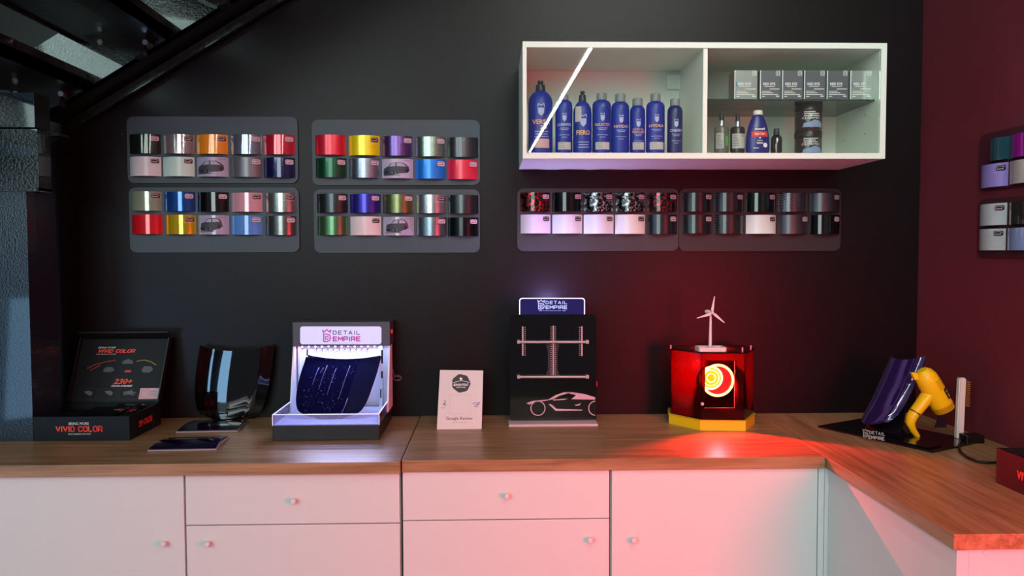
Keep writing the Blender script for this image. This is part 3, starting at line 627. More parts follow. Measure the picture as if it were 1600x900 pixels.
# ================================================================== BLACK OPEN BOXES ("VIVID COLOR")
def color_case(label, loc, rotz, wd, dp, ht):
    """built facing -y with its front left bottom corner at the origin"""
    t = thing('colour_sample_case', label, 'box', (0, 0, 0), 'black printed sample cases'); th_ = .006
    bm = NB(); box(bm, (0, 0, 0), (wd, th_, ht)); box(bm, (0, dp-th_, 0), (wd, dp, ht)); box(bm, (0, th_, 0), (th_, dp-th_, ht)); box(bm, (wd-th_, th_, 0), (wd, dp-th_, ht)); box(bm, (th_, th_, 0), (wd-th_, dp-th_, .006))
    tr = obj('tray', bm, BLK2, t)
    fn = lambda u, v: Vector((u, -.0006, v)); s = wd
    # v is height here; Print.text wants y1 at the bottom
    k = Print(); k.caps('VIVID COLOR', .265*s, .73*s, ht*.62, ht*.37, .19); k.build('front_title', RED, t, fn)
    k = Print(); k.text('BRING MORE', .395*s, .595*s, ht*.77, ht*.66, .02); k.text('THAN ORIGINAL CAR PAINT', .385*s, .615*s, ht*.31, ht*.26, .01); k.build('front_small_text', WPR, t, fn)
    k = Print(); k.text('230+ COLORS', dp*.28, dp*.7, ht*.62, ht*.36, .02); k.build('side_text', RED, t, lambda u, v: Vector((wd+.0006, u, v)))
    # sample book and card corners inside
    obj('sample_tray', box(NB(), (th_+.004, th_+.01, .006), (wd-th_-.004, dp-th_-.004, ht*.72)), BLK, t)
    obj('sample_card', prism(NB(), [Vector((.09, .06, ht*.72)), Vector((.2, .05, ht*.72)), Vector((.235, .15, ht*.95)), Vector((.12, .17, ht*.95))], (0, 0, .002)), BLKG, t)
    obj('sample_card', prism(NB(), [Vector((.17, .10, ht*.75)), Vector((.26, .09, ht*.75)), Vector((.27, .18, ht*1.0)), Vector((.18, .2, ht*1.0))], (0, 0, .002)), BLKG, t)
    # lid: hinged at the back, leaning against the wall
    L = .215; a = math.radians(20)
    def lid(u, v, e=0):   # u 0..wd, v 0..1 up the lid
        return Vector((u, dp-.003, ht+.001))+Vector((0, math.sin(a)*L*v, math.cos(a)*L*v))+Vector((.012*v, -math.cos(a)*e, math.sin(a)*e))
    bm = NB(); grid(bm, lambda u, v: lid(u*wd, v, 0), 2, 2, Vector((0, .006, -.001))); ld = obj('lid', bm, BLK2, t)
    bm = NB(); grid(bm, lambda u, v: lid(u*wd, 1, .004+.03*v)+Vector((0, 0, .012*v)), 2, 1, Vector((0, 0, .004))); obj('lid_flap', bm, BLK, ld)
    for uu in (0, wd-.004):
        bm = NB(); grid(bm, lambda u, v, uu=uu: lid(uu+.004*0, v, u*.018), 1, 2, Vector((.004, 0, 0))); obj('lid_side', bm, BLK, ld)
    f2 = lambda u, v: lid(u*wd, 1-v, .0008)
    k = Print(); k.caps('VIVID COLOR', .2, .61, .165, .225, .2, .25); k.text('230+', .445, .655, .635, .72, .025, .3); k.build('lid_title', RED, ld, f2)
    k = Print(); k.text('BRING MORE', .2, .395, .125, .152, .02, .2); k.text('THAN ORIGINAL CAR PAINT', .19, .41, .238, .252); k.text('COLOR AVAILABLE', .43, .66, .735, .76, .03, .2); k.build('lid_small_text', WPR, ld, f2)
    # printed cars
    k = Print(); k.stroke([(.12, .47), (.2, .41), (.3, .37), (.42, .34)], .012); k.stroke([(.16, .5), (.26, .42)], .01); k.build('print_red_car', mat('print_dull_red', '9c2c28', .5), ld, f2)
    k = Print(); k.poly([(.3, .5), (.33, .45), (.4, .45), (.43, .5), (.4, .53), (.32, .53)]); k.poly([(.73, .5), (.75, .44), (.83, .44), (.86, .5), (.82, .54), (.75, .54)]); k.poly([(.5, .36), (.56, .32), (.62, .36), (.62, .4), (.5, .4)]); k.build('print_grey_cars', mat('print_mid_grey', '4a5258', .5), ld, f2)
    k = Print(); k.stroke([(.66, .36), (.74, .34), (.82, .37), (.88, .42)], .014); k.build('print_yellow_lines', mat('print_dull_yellow', '80701c', .5), ld, f2)
    k = Print(); k.poly([(.54, .52), (.56, .5), (.61, .5), (.62, .52), (.61, .535), (.55, .535)]); k.build('print_red_dot', mat('print_deep_red', 'b83040', .5), ld, f2)
    k = Print()
    for i in range(3): k.stroke([(.085+.225*i, .79), (.285+.225*i, .79), (.285+.225*i, .955), (.085+.225*i, .955)], .003, True)
    k.build('print_frames', mat('print_frame_grey', '30363a', .5), ld, f2)
    k = Print(); k.poly([(.57, .84), (.63, .83), (.66, .81), (.68, .84), (.72, .84), (.66, .86), (.7, .9), (.63, .88), (.58, .9), (.62, .86)])
    for i in range(2): k.poly([(.14+.225*i, .83), (.2+.225*i, .82), (.24+.225*i, .85), (.22+.225*i, .9), (.17+.225*i, .87)])
    k.build('print_icons', mat('print_icon_grey', '555c64', .5), ld, f2)
    k = Print(); k.rect(.755, .965, .785, .955); lb = k.build('pink_panel', mat('pale_pink_print', 'c8a8b4', .5), ld, f2)
    k = Print(); k.stroke([(.775, .81), (.85, .81), (.85, .93), (.775, .93)], .003, True); [k.rect(.87, .94, .83+.03*i, .84+.03*i) for i in range(3)]
    k.build('pink_panel_print', GPR, lb, lambda u, v: lid(u*wd, 1-v, .0012))
    t.location = loc; t.rotation_euler = (0, 0, rotz); return t
p = PZ(48, 689); p.y = 2.432
color_case('black open box reading VIVID COLOR with raised lid, at the left end of counter', (p.x, p.y, CT), 0, .298, .232, .074)
p = PZ(1556, 754)
color_case('black box reading VIVID COLOR on right counter, mostly cut by the picture edge', (p.x, p.y, CT), -math.pi/2, .298, .232, .086)

# ================================================================== CAR HOOD SHAPES
def hoodmesh(rows, sag, camber, n=24, th=Vector((0, .005, 0)), outdir=Vector((0, -1, 0)), per=5, crease=.0):
    """rows: (left point, right point) 3-D from top to bottom"""
    L = [Vector(a) for a, b in rows]; Rr = [Vector(b) for a, b in rows]; m = len(rows)-1
    def cr(P, s):
        x = s*m; i = min(int(x), m-1); f = x-i; p0, p1, p2, p3 = P[max(i-1, 0)], P[i], P[i+1], P[min(i+2, m)]
        return .5*((2*p1)+(p2-p0)*f+(2*p0-5*p1+4*p2-p3)*f*f+(3*p1-p0-3*p2+p3)*f**3)
    def fn(u, v):
        a, b = cr(L, v), cr(Rr, v); p = a.lerp(b, u); q = 1-(2*u-1)**2
        rib = crease*(math.exp(-((u-.16)/.035)**2)+math.exp(-((u-.84)/.035)**2))
        return p+outdir*(camber*q*(1-.3*v)+rib*(1-.4*v))-Vector((0, 0, sag(v)*q))
    return fn, grid(NB(), fn, n, m*per, th)
def yat(py, pa, ya, pb, yb_): f = (py-pa)/(pb-pa); return ya+(yb_-ya)*f
R1 = [((313, 539), (428, 538)), ((309, 560), (426, 560)), ((305.6, 587), (422.5, 585)), ((304.4, 610), (418, 611)), ((306.7, 634), (411, 635)), ((313, 647), (400, 648)), ((326, 652), (384, 653))]
rows = [(PY(a[0], a[1], yat(a[1], 538, 2.735, 653, 2.72)), PY(b[0], b[1], yat(b[1], 538, 2.735, 653, 2.72))) for a, b in R1]
zmin = min(r[0].z for r in rows)
HB = mat('piano_black_panel', '060506', .05, coat=1, bump=(2, 0))
fn, bm = hoodmesh(rows, lambda v: .018*(1-v)**2+.006*v**3, .03, crease=.004)
dz = CT+.0006-min(v.co.z for v in bm.verts)
for v in bm.verts: v.co.z += dz*max(0, min(1, (1.15-v.co.z)/.25))
t = thing('miniature_car_hood', 'plain glossy black miniature car hood leaning on the wall, left of lit case', 'car hood', (PY(365, 650, 2.72).x, 2.72, CT), 'miniature display hoods')
obj('hood_panel', bm, HB, t, smooth=True)
# brochures
def brochure(label, corners, bend):
    c = [PZ(*q, CT+.001) for q in corners]; ctr = sum(c, Vector())/4; ctr.z = CT
    t = thing('folded_brochure', label, 'brochure', ctr, 'dark brochures on the left counter')
    fl, fr_, br, bl = c
    def s(u, v, z): p = fl.lerp(fr_, u).lerp(bl.lerp(br, u), v); return Vector((p.x, p.y, CT+z))
    obj('inner_pages', grid(NB(), lambda u, v: s(u, v, .0035+.004*math.sin(v*math.pi)*(1 if bend else .4)), 4, 8, Vector((0, 0, -.003))), mat('brochure_paper', 'a89aa0', .4), t, smooth=True)
    obj('cover', grid(NB(), lambda u, v: s(.01+u*.98, .02+v*.97, .0055+.012*math.sin(min(1, v*1.1)*math.pi)*(.6+.4*u)*(1 if bend else .7)), 6, 10, Vector((0, 0, -.0009))), mat('brochure_cover_'+str(bend), '120c2c', .15, coat=.8), t, smooth=True)
brochure('dark purple folded brochure nearest the front edge of the counter', [(230, 705), (338, 703), (358, 684), (264, 686)], 1)
brochure('dark folded brochure with white edge directly below the black hood', [(275, 676), (371, 674), (388, 659), (302, 658)], 0)

# ================================================================== LIT DISPLAY CASE
t = thing('lit_display_case', 'black and white LED lit case with DETAIL EMPIRE header and wet hood', 'display case', (-.498, 2.56, CT))
x0, x1, y0, y1 = -.659, -.338, 2.41, 2.722
zb_ = PY(500, 664.5, y0).z; ztr = PY(500, 648, y0).z
obj('base', box(NB(), (x0, y0, CT), (x1, y1, zb_), .002), mat('black_base_satin', '14161c', .4), t)
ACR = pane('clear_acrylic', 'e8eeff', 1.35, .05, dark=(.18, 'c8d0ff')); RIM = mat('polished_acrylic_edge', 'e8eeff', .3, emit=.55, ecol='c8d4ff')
th_ = .004
bm = NB(); box(bm, (x0, y0, zb_), (x1, y0+th_, ztr)); box(bm, (x0, y0+th_, zb_), (x0+th_, 2.66, ztr)); box(bm, (x1-th_, y0+th_, zb_), (x1, 2.66, ztr))
tr = obj('acrylic_tray', bm, ACR, t)
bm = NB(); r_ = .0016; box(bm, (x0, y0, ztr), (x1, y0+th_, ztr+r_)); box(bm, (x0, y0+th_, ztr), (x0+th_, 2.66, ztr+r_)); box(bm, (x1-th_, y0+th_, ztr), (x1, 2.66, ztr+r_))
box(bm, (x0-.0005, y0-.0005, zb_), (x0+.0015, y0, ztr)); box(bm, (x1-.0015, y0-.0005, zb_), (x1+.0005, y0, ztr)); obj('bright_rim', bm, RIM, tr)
obj('tray_floor', box(NB(), (x0+th_, y0+th_, zb_), (x1-th_, y1-.03, zb_+.002)), mat('white_tray_floor', 'c9cdf0', .35), t)
yh = 2.655
z_t, z_b = PY(530, 503, yh).z, PY(530, 541, yh).z
hx0, hx1 = PY(457, 520, yh).x, PY(609, 520, yh).x
HD = mat('grey_header', '4a4a56', .45)
bm = NB(); box(bm, (hx0, yh, z_b), (hx1, yh+.1, z_t), .0015); hd = obj('header', bm, HD, t)
WAC = mat('white_acrylic', 'e6e6f6', .45)
obj('back_panel', box(NB(), (hx0+.004, y1-.006, zb_), (hx1-.004, y1-.001, z_b)), WAC, t)
def sidep(x): # side bracket: slanted front edge
    return [Vector((x, yh+.004, z_b)), Vector((x, y1-.006, z_b)), Vector((x, y1-.006, zb_)), Vector((x, 2.60, zb_)), Vector((x, 2.63, z_b-.1))]
obj('side_panel', prism(NB(), sidep(hx0), (.005, 0, 0)), WAC, t); obj('side_panel', prism(NB(), sidep(hx1-.005), (.005, 0, 0)), WAC, t)
ip0, ip1 = PY(593.5, 600, y1-.02).x, PY(598, 600, y1-.02).x
obj('inner_post', box(NB(), (ip0, y1-.04, zb_), (ip1, y1-.006, z_b)), WAC, t)
ip2, ip3 = PY(468, 600, y1-.02).x, PY(471, 600, y1-.02).x
obj('inner_post', box(NB(), (ip2, y1-.04, zb_), (ip3, y1-.006, z_b)), WAC, t)
k = Print(); [k.rect(a, b, c, d) for a, b, c, d in ((479, 481.5, 546, 556), (595.5, 598.5, 547, 568), (595.5, 598.2, 580, 591), (594, 596, 608, 622))]; k.build('slots', DPR, t, onY(y1-.041))
k = Print(); k.poly([(x, y) for x, y in rrect(469, 596, 510, 538, 4)])
LP = mat('backlit_sign_white', '8c8ca0', .4, emit=.72, ecol='d4ccff'); sg = k.build('sign_face', LP, hd, onY(yh, .001))
PINK = mat('magenta_print', 'c83cb4', .5); BLU = mat('navy_sign_print', '33346c', .5)
k = Print(); logo(k, 504, 517, 514.5, 534.5); k.caps('EMPIRE', 520, 563.5, 525.5, 533.5, .22); k.build('sign_magenta', PINK, sg, onY(yh, .002))
k = Print(); k.caps('DETAIL', 520, 563, 516.5, 523, .17, 0, .55); k.build('sign_navy', BLU, sg, onY(yh, .002))
k = Print(); k.text('Premium Quality Paint Protection', 516, 562, 535.3, 536.8); k.build('sign_tagline', GPR, sg, onY(yh, .002))
# sprinkler nozzles
for i in range(10):
    px = 495+8.85*i; y = yh+.02
    bm = NB(); tube(bm, [PY(px, 540, y), PY(px-.3, 551, y)], .0011, 6); tube(bm, [PY(px, 545, y), PY(px-5.2, 550.5, y)], .0011, 6); tube(bm, [PY(px-1.5, 546.5, y), PY(px+1.8, 542.5, y)], .0009, 6)
    obj('spray_nozzle', bm, mat('nozzle_metal', '6c6c78', .35, metal=.6), t)
LEDM = mat('led_emitter', 'ffffff', .5, emit=16, ecol='dfe6ff')
for i in range(13):
    x = hx0+.03+(hx1-hx0-.06)*i/12
    obj('led_bulb', lathe(NB(), (x, yh+.006), [(.0012, z_b-.004), (.0024, z_b-.003), (.0024, z_b)], 10), LEDM, t)
l = area('case_led_light', ((hx0+hx1)/2, yh+.03, z_b-.006), ((hx0+hx1)/2, yh-.03, CT), .28, .03, (.55, .62, 1), .38)
area('case_front_leds', ((hx0+hx1)/2, yh-.004, z_b-.004), ((hx0+hx1)/2, 2.26, CT), .26, .01, (.55, .58, 1), .55, 100)
R2 = [((479, 554), (596, 555)), ((475, 568), (593, 568)), ((470, 583), (589, 583)), ((464.5, 606), (581, 607)), ((462.4, 627), (573, 628)), ((466, 642), (563, 643)), ((476, 648), (550, 649))]
hy = lambda py: yat(py, 554, 2.67, 649, 2.50)
rows = [(PY(a[0], a[1], hy(a[1])), PY(b[0], b[1], hy(b[1]))) for a, b in R2]
hfn, bm = hoodmesh(rows, lambda v: .011*(1-v)**2+.014*v**4, .022, crease=.0)
hp = obj('hood_sample', bm, mat('wet_black_hood', '0a0c30', .1, coat=1, bump=(4, 0)), t, smooth=True)
bm = NB(); rnd = random.Random(7)
for i in range(150):
    u, v = rnd.uniform(.1, .8), rnd.random()**.6*.96; 
    if u > .75: continue
    p = hfn(u, v)+Vector((0, -.001, .0005)); r_ = rnd.choice((.0005, .0006, .0008, .0011))
    bmesh.ops.create_icosphere(bm, subdivisions=1, radius=r_, matrix=Matrix.Translation(p))
for u, v0, v1 in ((.22, .2, .45), (.32, .15, .5), (.45, .2, .55), (.62, .15, .6), (.72, .6, .95), (.28, .2, .3)):
    tube(bm, [hfn(u-.02*s, v0+(v1-v0)*s)+Vector((0, -.0012, 0)) for s in (0, .25, .5, .75, 1)], [.0016, .0007, .0005, .0004, .0003], 6)
o = obj('water_droplets', bm, mat('water_drops', '8c98d0', .05), hp, smooth=True); o['kind'] = 'stuff'
# side indicator and plug
c = PY(611.5, 518, yh+.03); obj('power_switch', box(NB(), (hx1, c.y, c.z-.006), (hx1+.005, c.y+.012, c.z+.006)), mat('red_rocker', 'c02818', .4, emit=.6), t)
pts = [PY(a, b, D-.02) for a, b in [(610, 556), (612, 572), (615, 583)]+[(621+6.5*math.cos(w*.5-2.6), 591+(5-.15*w)*math.sin(w*.5-2.6)) for w in range(22)]]
obj('coiled_lead', tube(NB(), pts, .0018, 8), mat('grey_lead', '54505c', .4), t, smooth=True)

# ================================================================== REVIEW CARD
pb = PZ(683, 671); yc0 = 2.547; lean = math.radians(20); n = Vector((0, -math.cos(lean), math.sin(lean)))
p0 = Vector((0, yc0, CT))
t = thing('review_card', 'small upright pink lit card reading Google Review beside the display stand', 'card', (-.1, yc0+.02, CT))
q = [PP(*c, p0, n) for c in ((682.5, 671), (752.5, 671), (755, 579), (687.5, 578))]
for v in q[:2]: v.z = CT+.0003
CW = mat('white_card_stock', 'd4d0d0', .35)
obj('card_panel', prism(NB(), q, -n*.003), CW, t)
obj('strut', prism(NB(), [Vector((-.12, yc0+.03, CT+.08)), Vector((-.08, yc0+.03, CT+.08)), Vector((-.08, yc0+.07, CT+.0004)), Vector((-.12, yc0+.07, CT+.0004))], (0, .002, 0)), CW, t)
fc = onP(p0, n, .0006); fc2 = onP(p0, n, .0011)
bdg = Print().poly([(720.5+(14.2+.5*math.cos(a*7))*math.cos(a), 599+(14.2+.5*math.cos(a*7))*math.sin(a)) for a in [2*math.pi*k/42 for k in range(42)]]).build('round_logo', mat('badge_charcoal', '2c282c', .5), t, fc)
k = Print(); k.text('EXOTIC', 708.5, 732, 599.5, 603, .03, .2); k.text('DETAIL', 713, 728, 604.3, 606, .02); k.stroke([(708, 598), (716, 595.8), (721, 594.5), (727, 596), (733, 597.5)], .7)
k.poly([(720.5, 589), (721.3, 591.2), (723.5, 591.2), (721.8, 592.5), (722.5, 594.5), (720.5, 593.3), (718.5, 594.5), (719.2, 592.5), (717.5, 591.2), (719.7, 591.2)]); k.build('logo_lettering', WPR, bdg, fc2)
k = Print(); k.stroke([(703, 617), (735, 617), (735, 647), (702, 647)], .25, True); k.build('panel_outline', mat('pale_outline', 'b0a0a4', .5), t, fc)
k = Print(); k.text('Google Review', 697, 738.5, 651, 657.5, .012); k.build('review_text', mat('brownish_print', '6c4450', .5), t, fc)
k = Print(); [k.disc(708.5+4.7*i, 660.3, .9, n=5) for i in range(5)]; k.build('small_stars', mat('faint_star_print', '9c7c80', .5), t, fc)
k = Print(); k.stroke([(693, 626), (696, 626), (696, 629.5), (693.5, 629.5)], .7); k.stroke([(692, 631.5), (695.5, 631.5), (695.5, 634)], 1.2); k.rect(689, 695, 637, 637.5); k.build('left_icon', DPR, t, fc)
k = Print(); k.stroke([(738.5, 631), (741, 628.5), (744, 630.5), (741, 632), (738.5, 631)], .6); k.stroke([(744, 629), (750, 629), (744.5, 632), (749, 632), (741, 635), (747, 636)], .8); k.build('right_icon', mat('violet_print', '6a5ab0', .5), t, fc)

# ================================================================== BLACK DISPLAY STAND
t = thing('display_stand', 'black panel stand with rails, sports car outline and small lit DETAIL EMPIRE sign', 'display stand', (.2, 2.62, CT))
ys = 2.63
a, b = PY(797, 655.5, ys), PY(932, 491, ys)
zbase = PY(865, 656, ys).z
pts = [Vector((x, ys, z)) for x, z in rrect(a.x, b.x, CT+.012, b.z, .014)]
pts = [Vector((a.x if p.x < (a.x+b.x)/2 else b.x, p.y, CT+.012)) if p.z < CT+.03 else p for p in pts]
obj('panel', prism(NB(), pts, (0, .006, 0)), mat('black_acrylic_panel', '080709', .12, coat=.6, bump=(2, 0)), t)
bx0, bx1 = PZ(795, 667).x, PZ(935, 667).x
obj('base', box(NB(), (bx0, 2.577, CT), (bx1, ys+.03, CT+.008), .001), mat('clear_white_base', 'cdb9bd', .35), t)
RAIL = mat('pale_pink_grey_metal', 'b8a6aa', .35, metal=.3)
for yy in (534.5, 589):
    c0, c1 = PY(809, yy, ys-.012), PY(919, yy, ys-.012)
    r_ = obj('rail', tube(NB(), [c0, c1], .0042, 12), RAIL, t, smooth=True)
    for c in (c0, c1): obj('rail_clamp', box(NB(), (c.x-(.002 if c is c0 else .008), ys-.018, c.z-.005), (c.x+(.008 if c is c0 else .002), ys, c.z+.006), .001), RAIL, r_)
for px, p0_, p1_ in ((816.8, 510, 555.5), (864.5, 509, 586), (909, 510, 556)):
    u_ = PY(px, p0_, ys-.004); d_2 = PY(px, p1_, ys-.004)
    obj('upright', box(NB(), (u_.x-.0025, ys-.008, d_2.z), (u_.x+.0025, ys, u_.z)), RAIL, t)
k = Print()
for cx, (a0, a1) in ((820.5, (510, 556)), (861, (509, 586)), (868, (509, 586)), (905.5, (510, 556))):
    yy = a0+1
    while yy < a1: k.rect(cx-.7, cx+.7, yy, yy+1.2); yy += 3.1
k.build('peg_holes', RAIL, t, onY(ys))
k = Print(); k.poly([(853, 538), (874, 538), (871, 550), (871, 577), (875, 587), (852.5, 587), (856, 577), (856, 550)]); k.build('clear_bracket', mat('smoky_acrylic', '39343a', .2), t, onY(ys, .0004))
# car outline: drawn from the photograph's print
cr = lambda pts: [(780+x*.2556, 450+y*.2556) for x, y in pts]
k = Print()
k.poly(cr([(165, 705), (205, 690), (300, 682), (345, 655), (395, 637), (460, 640), (420, 644), (370, 658), (330, 680), (280, 690), (225, 695), (185, 712)]))
k.poly(cr([(330, 682), (420, 676), (395, 684), (330, 688)]))
k.poly(cr([(395, 637), (440, 636), (520, 648), (586, 668), (586, 682), (440, 680), (470, 655), (515, 655), (460, 645)]))
k.poly(cr([(300, 708), (320, 712), (350, 738), (508, 744), (506, 749), (345, 751)]))
k.poly(cr([(460, 715), (485, 710), (500, 702), (492, 717), (470, 720)]))
c0 = cr([(237, 735)])[0]; k.ring(c0[0], c0[1], 46*.2556*.88, 46*.2556, 0, 360, 40)
c0 = cr([(590, 735)])[0]; k.ring(c0[0], c0[1], 46*.2556*.88, 46*.2556, 95, 265, 24)
k.build('car_outline', mat('pale_pink_print', 'c8aab4', .45), t, onY(ys))
ysg = ys+.003
pts = [PY(u, v, ysg) for u, v in rrect(811, 914, 465.5, 498, 4)]
sg = obj('lit_sign_panel', prism(NB(), pts, (0, .003, 0)), mat('edge_lit_violet_acrylic', '1c1c50', .15, emit=.09, ecol='3c3cb0'), t)
SGE = mat('edge_lit_engraving', '606080', .4, emit=.85, ecol='b4c4ff')
k = Print(); k.stroke([(812, 492), (812, 469.5), (813.5, 467), (816, 466.2), (909, 466.2), (911.8, 467), (913.3, 469.5), (913.3, 492)], 1.1); k.build('lit_edge', mat('lit_edge_white', 'ffffff', .4, emit=1.6, ecol='e0e4ff'), sg, onY(ysg))
k = Print(); logo(k, 840, 851, 468.5, 483.5); k.caps('DETAIL', 852.5, 886.5, 470, 475.3, .2, 0, .5); k.caps('EMPIRE', 852.5, 886.5, 477, 483, .22); k.text('Premium Quality Protection', 849, 877, 484.8, 486.2, .01); k.rect(842, 847, 485.2, 485.8); k.rect(879, 884, 485.2, 485.8); k.build('sign_lettering', SGE, sg, onY(ysg))
c = PY(862, 491, ysg+.02); area('sign_uplight', (c.x, c.y+.015, c.z+.01), (c.x, c.y+.045, c.z+.5), .03, .03, (.45, .42, 1), 2.0)
c = PY(932, 600, ys); obj('side_switch', box(NB(), (c.x, ys, c.z-.008), (c.x+.003, ys+.005, c.z+.008)), mat('red_switch_glow', 'a01020', .4, emit=.4), t)

# ================================================================== RED LAMP CASE
A, B, C_, D_ = PZ(1094, 673), PZ(1165, 674), PZ(1045, 662), PZ(1182, 664)
C_.y = 2.607; D_.y = 2.595
foot = [A, B, D_, Vector((D_.x-.01, 2.70, CT)), Vector((C_.x+.02, 2.70, CT)), C_]
zY = PY(1130, 656, A.y).z; zTop = PY(1120, 549, A.y+.02).z
ctr = Vector(((A.x+B.x)/2, 2.6, CT))
t = thing('heat_lamp_case', 'dark six sided case on a yellow base with a glowing red lamp inside', 'lamp', ctr)
def inset(k): return [Vector((ctr.x+(p.x-ctr.x)*k, ctr.y+(p.y-ctr.y)*k, 0)) for p in foot]
YEL = mat('yellow_card_base', 'e0c010', .5)
def at(ps, z): return [Vector((p.x, p.y, z)) for p in ps]
obj('base', prism(NB(), at(foot, CT), (0, 0, zY-CT-.002)), YEL, t)
obj('base_rim', prism(NB(), at(inset(1.02), zY-.002), (0, 0, .0025)), mat('yellow_rim', 'c8a018', .5), t)
SMK = pane('dark_red_smoked_acrylic', 'b04444', 1.35, .08, dark=(.5, '4a0a0c', 1))
ins = inset(.96)
obj('floor_plate', prism(NB(), at(ins, zY+.0006), (0, 0, .003)), SMK, t)
obj('top_plate', prism(NB(), at(inset(.99), zTop-.004), (0, 0, .004)), SMK, t)
fi = at(ins, zY+.0036); hh = zTop-.004-(zY+.0036)
def wallp(name, i, j, m, k0=0., k1=1., z0=0., z1=1.):
    a, b = fi[i].lerp(fi[j], k0), fi[i].lerp(fi[j], k1); d = (b-a).normalized(); nn = Vector((-d.y, d.x, 0))*.003
    if nn.dot(ctr-a) < 0: nn = -nn
    q = [a+Vector((0, 0, hh*z0)), b+Vector((0, 0, hh*z0)), b+Vector((0, 0, hh*z1)), a+Vector((0, 0, hh*z1))]
    return obj(name, prism(NB(), q, nn), m, t)
for i, j in ((1, 2), (2, 3), (3, 4), (4, 5), (5, 0)): wallp('side_panel', i, j, SMK)
# front panel with the window opening
yF = fi[0].y
def kx(px): return (PY(px, 600, yF).x-fi[0].x)/(fi[1].x-fi[0].x)
def kz(py): return (PY(1130, py, yF).z-fi[0].z)/hh
wx0, wx1, wz0, wz1 = kx(1101.5), kx(1147), kz(637), kz(563)
wallp('front_panel', 0, 1, SMK, 0, wx0); wallp('front_panel', 0, 1, SMK, wx1, 1); wallp('front_panel', 0, 1, SMK, wx0, wx1, 0, wz0); wallp('front_panel', 0, 1, SMK, wx0, wx1, wz1, 1)
CL = mat('clear_red_tint_acrylic', 'ffb0b0', .02, trans=1, ior=1.2, bump=(3, 0))
bm = NB(); a = PY(1147.5, 564, yF-.001); b = PY(1147.5, 637, yF-.001); tube(bm, [a, b, PY(1101, 637.5, yF-.001)], .0008, 6); obj('window_edge', bm, mat('bright_red_edge', 'ff8080', .3), t)
# slots and posts of the side facets
for px, p0_, p1_, y in ((1048, 541, 548, 2.6), (1160, 545, 552, 2.52), (1173, 541, 548, 2.58)):
    c = PY(px, p1_, y); obj('corner_stud', tube(NB(), [(c.x, c.y, zTop), (c.x, c.y, zTop+.012)], .0028, 10), CHR, t)
c = PY(1087.5, 631.5, yF-.004); bm = NB(); bmesh.ops.create_uvsphere(bm, u_segments=14, v_segments=8, radius=.0055, matrix=Matrix.Translation((max(c.x, fi[0].x+.004), yF-.002, c.z))); obj('push_button', bm, mat('pink_button', 'e8b0b0', .4), t, smooth=True)
# the lamp itself
yl = yF+.035
c1 = PY(1110, 590, yl); c2 = PY(1121, 594, yl)
kp = KPX(yl)
bm = NB(); tube(bm, [c2+Vector((0, q, 0)) for q in (.05, .012, .002)], [.02, .045, .05], 40); obj('red_reflector', bm, mat('lit_red_glass', 'ff1010', .3, emit=1.1, ecol='ff1512'), t, smooth=True)
def torus(bm, c, R, r, a0=0, a1=360, n=40): return tube(bm, [c+Vector((R*math.cos(math.radians(a0+(a1-a0)*i/n)), 0, R*math.sin(math.radians(a0+(a1-a0)*i/n)))) for i in range(n+1)], r, 8)
HOT = mat('glowing_filament', 'ffffff', .5, emit=4.5, ecol='ff9040'); HOT2 = mat('glowing_yellow_glass', '806010', .5, emit=1.0, ecol='ffb808')
bm = NB(); torus(bm, c2+Vector((0, -.004, 0)), 24.5*kp, 2*kp); obj('outer_coil', bm, HOT, t, smooth=True)
bm = NB(); torus(bm, c1+Vector((0, -.008, 0)), 17.5*kp, 1.6*kp); torus(bm, c1+Vector((0, -.008, 0)), 12.5*kp, .9*kp); torus(bm, c1+Vector((0, -.009, 0)), 7*kp, .9*kp); obj('inner_coil', bm, HOT, t, smooth=True)
bm = NB(); tube(bm, [c1+Vector((0, q, 0)) for q in (0, -.004, -.006)], [17*kp, 16*kp, 10*kp], 36); obj('yellow_bulb', bm, HOT2, t, smooth=True)
def lamp_light(name, kind, p, e, to=None):
    l = bpy.data.lights.new(name, kind); l.energy = e; l.color = (1, .015, .02); l.shadow_soft_size = .004
    o = bpy.data.objects.new(name, l); COL.objects.link(o); o.location = p
    if to: l.spot_size = math.radians(120); l.spot_blend = .5; o.rotation_euler = (Vector(to)-Vector(p)).to_track_quat('-Z', 'Y').to_euler()
lamp_light('heat_lamp_glow', 'SPOT', (c2.x, yl-.012, c2.z), 26, (c2.x+.08, yl-1, c2.z-.30))
lamp_light('heat_lamp_spill', 'POINT', (c2.x, yl+.065, c2.z+.03), 18)
# wind turbine on the case
zb3 = zTop+.0008
t = thing('wind_turbine_model', 'small white model wind turbine standing on top of the red lamp case', 'model', (PY(1111, 545, 2.53).x, 2.53, zb3))
x0, x1 = PY(1093, 545, 2.50).x, PY(1137, 545, 2.50).x
out = rrect(x0, x1, 2.505, 2.565, .008, 4); WT = mat('white_model_plastic', 'e0cfd2', .4)
bm = NB(); n_ = len(out); inn = [(((x-(x0+x1)/2)*.88)+(x0+x1)/2, (y-2.535)*.78+2.535) for x, y in out]
V = [[bm.verts.new((x, y, z)) for x, y in ring] for ring, z in ((out, zb3), (out, zb3+.013), (inn, zb3+.013), (inn, zb3))]
for r0, r1 in ((0, 1), (1, 2), (2, 3), (3, 0)):
    for i in range(n_): bm.faces.new((V[r0][i], V[r0][(i+1) % n_], V[r1][(i+1) % n_], V[r1][i]))
obj('base_ring', bm, WT, t)
obj('solar_plate', box(NB(), (x0+.01, 2.515, zb3+.001), (x1-.01, 2.556, zb3+.007)), mat('dark_plate', '4a2228', .3), t)
yt = 2.53; hub = PY(1113, 489, yt-.012)
tp = PY(1110.5, 492, yt)
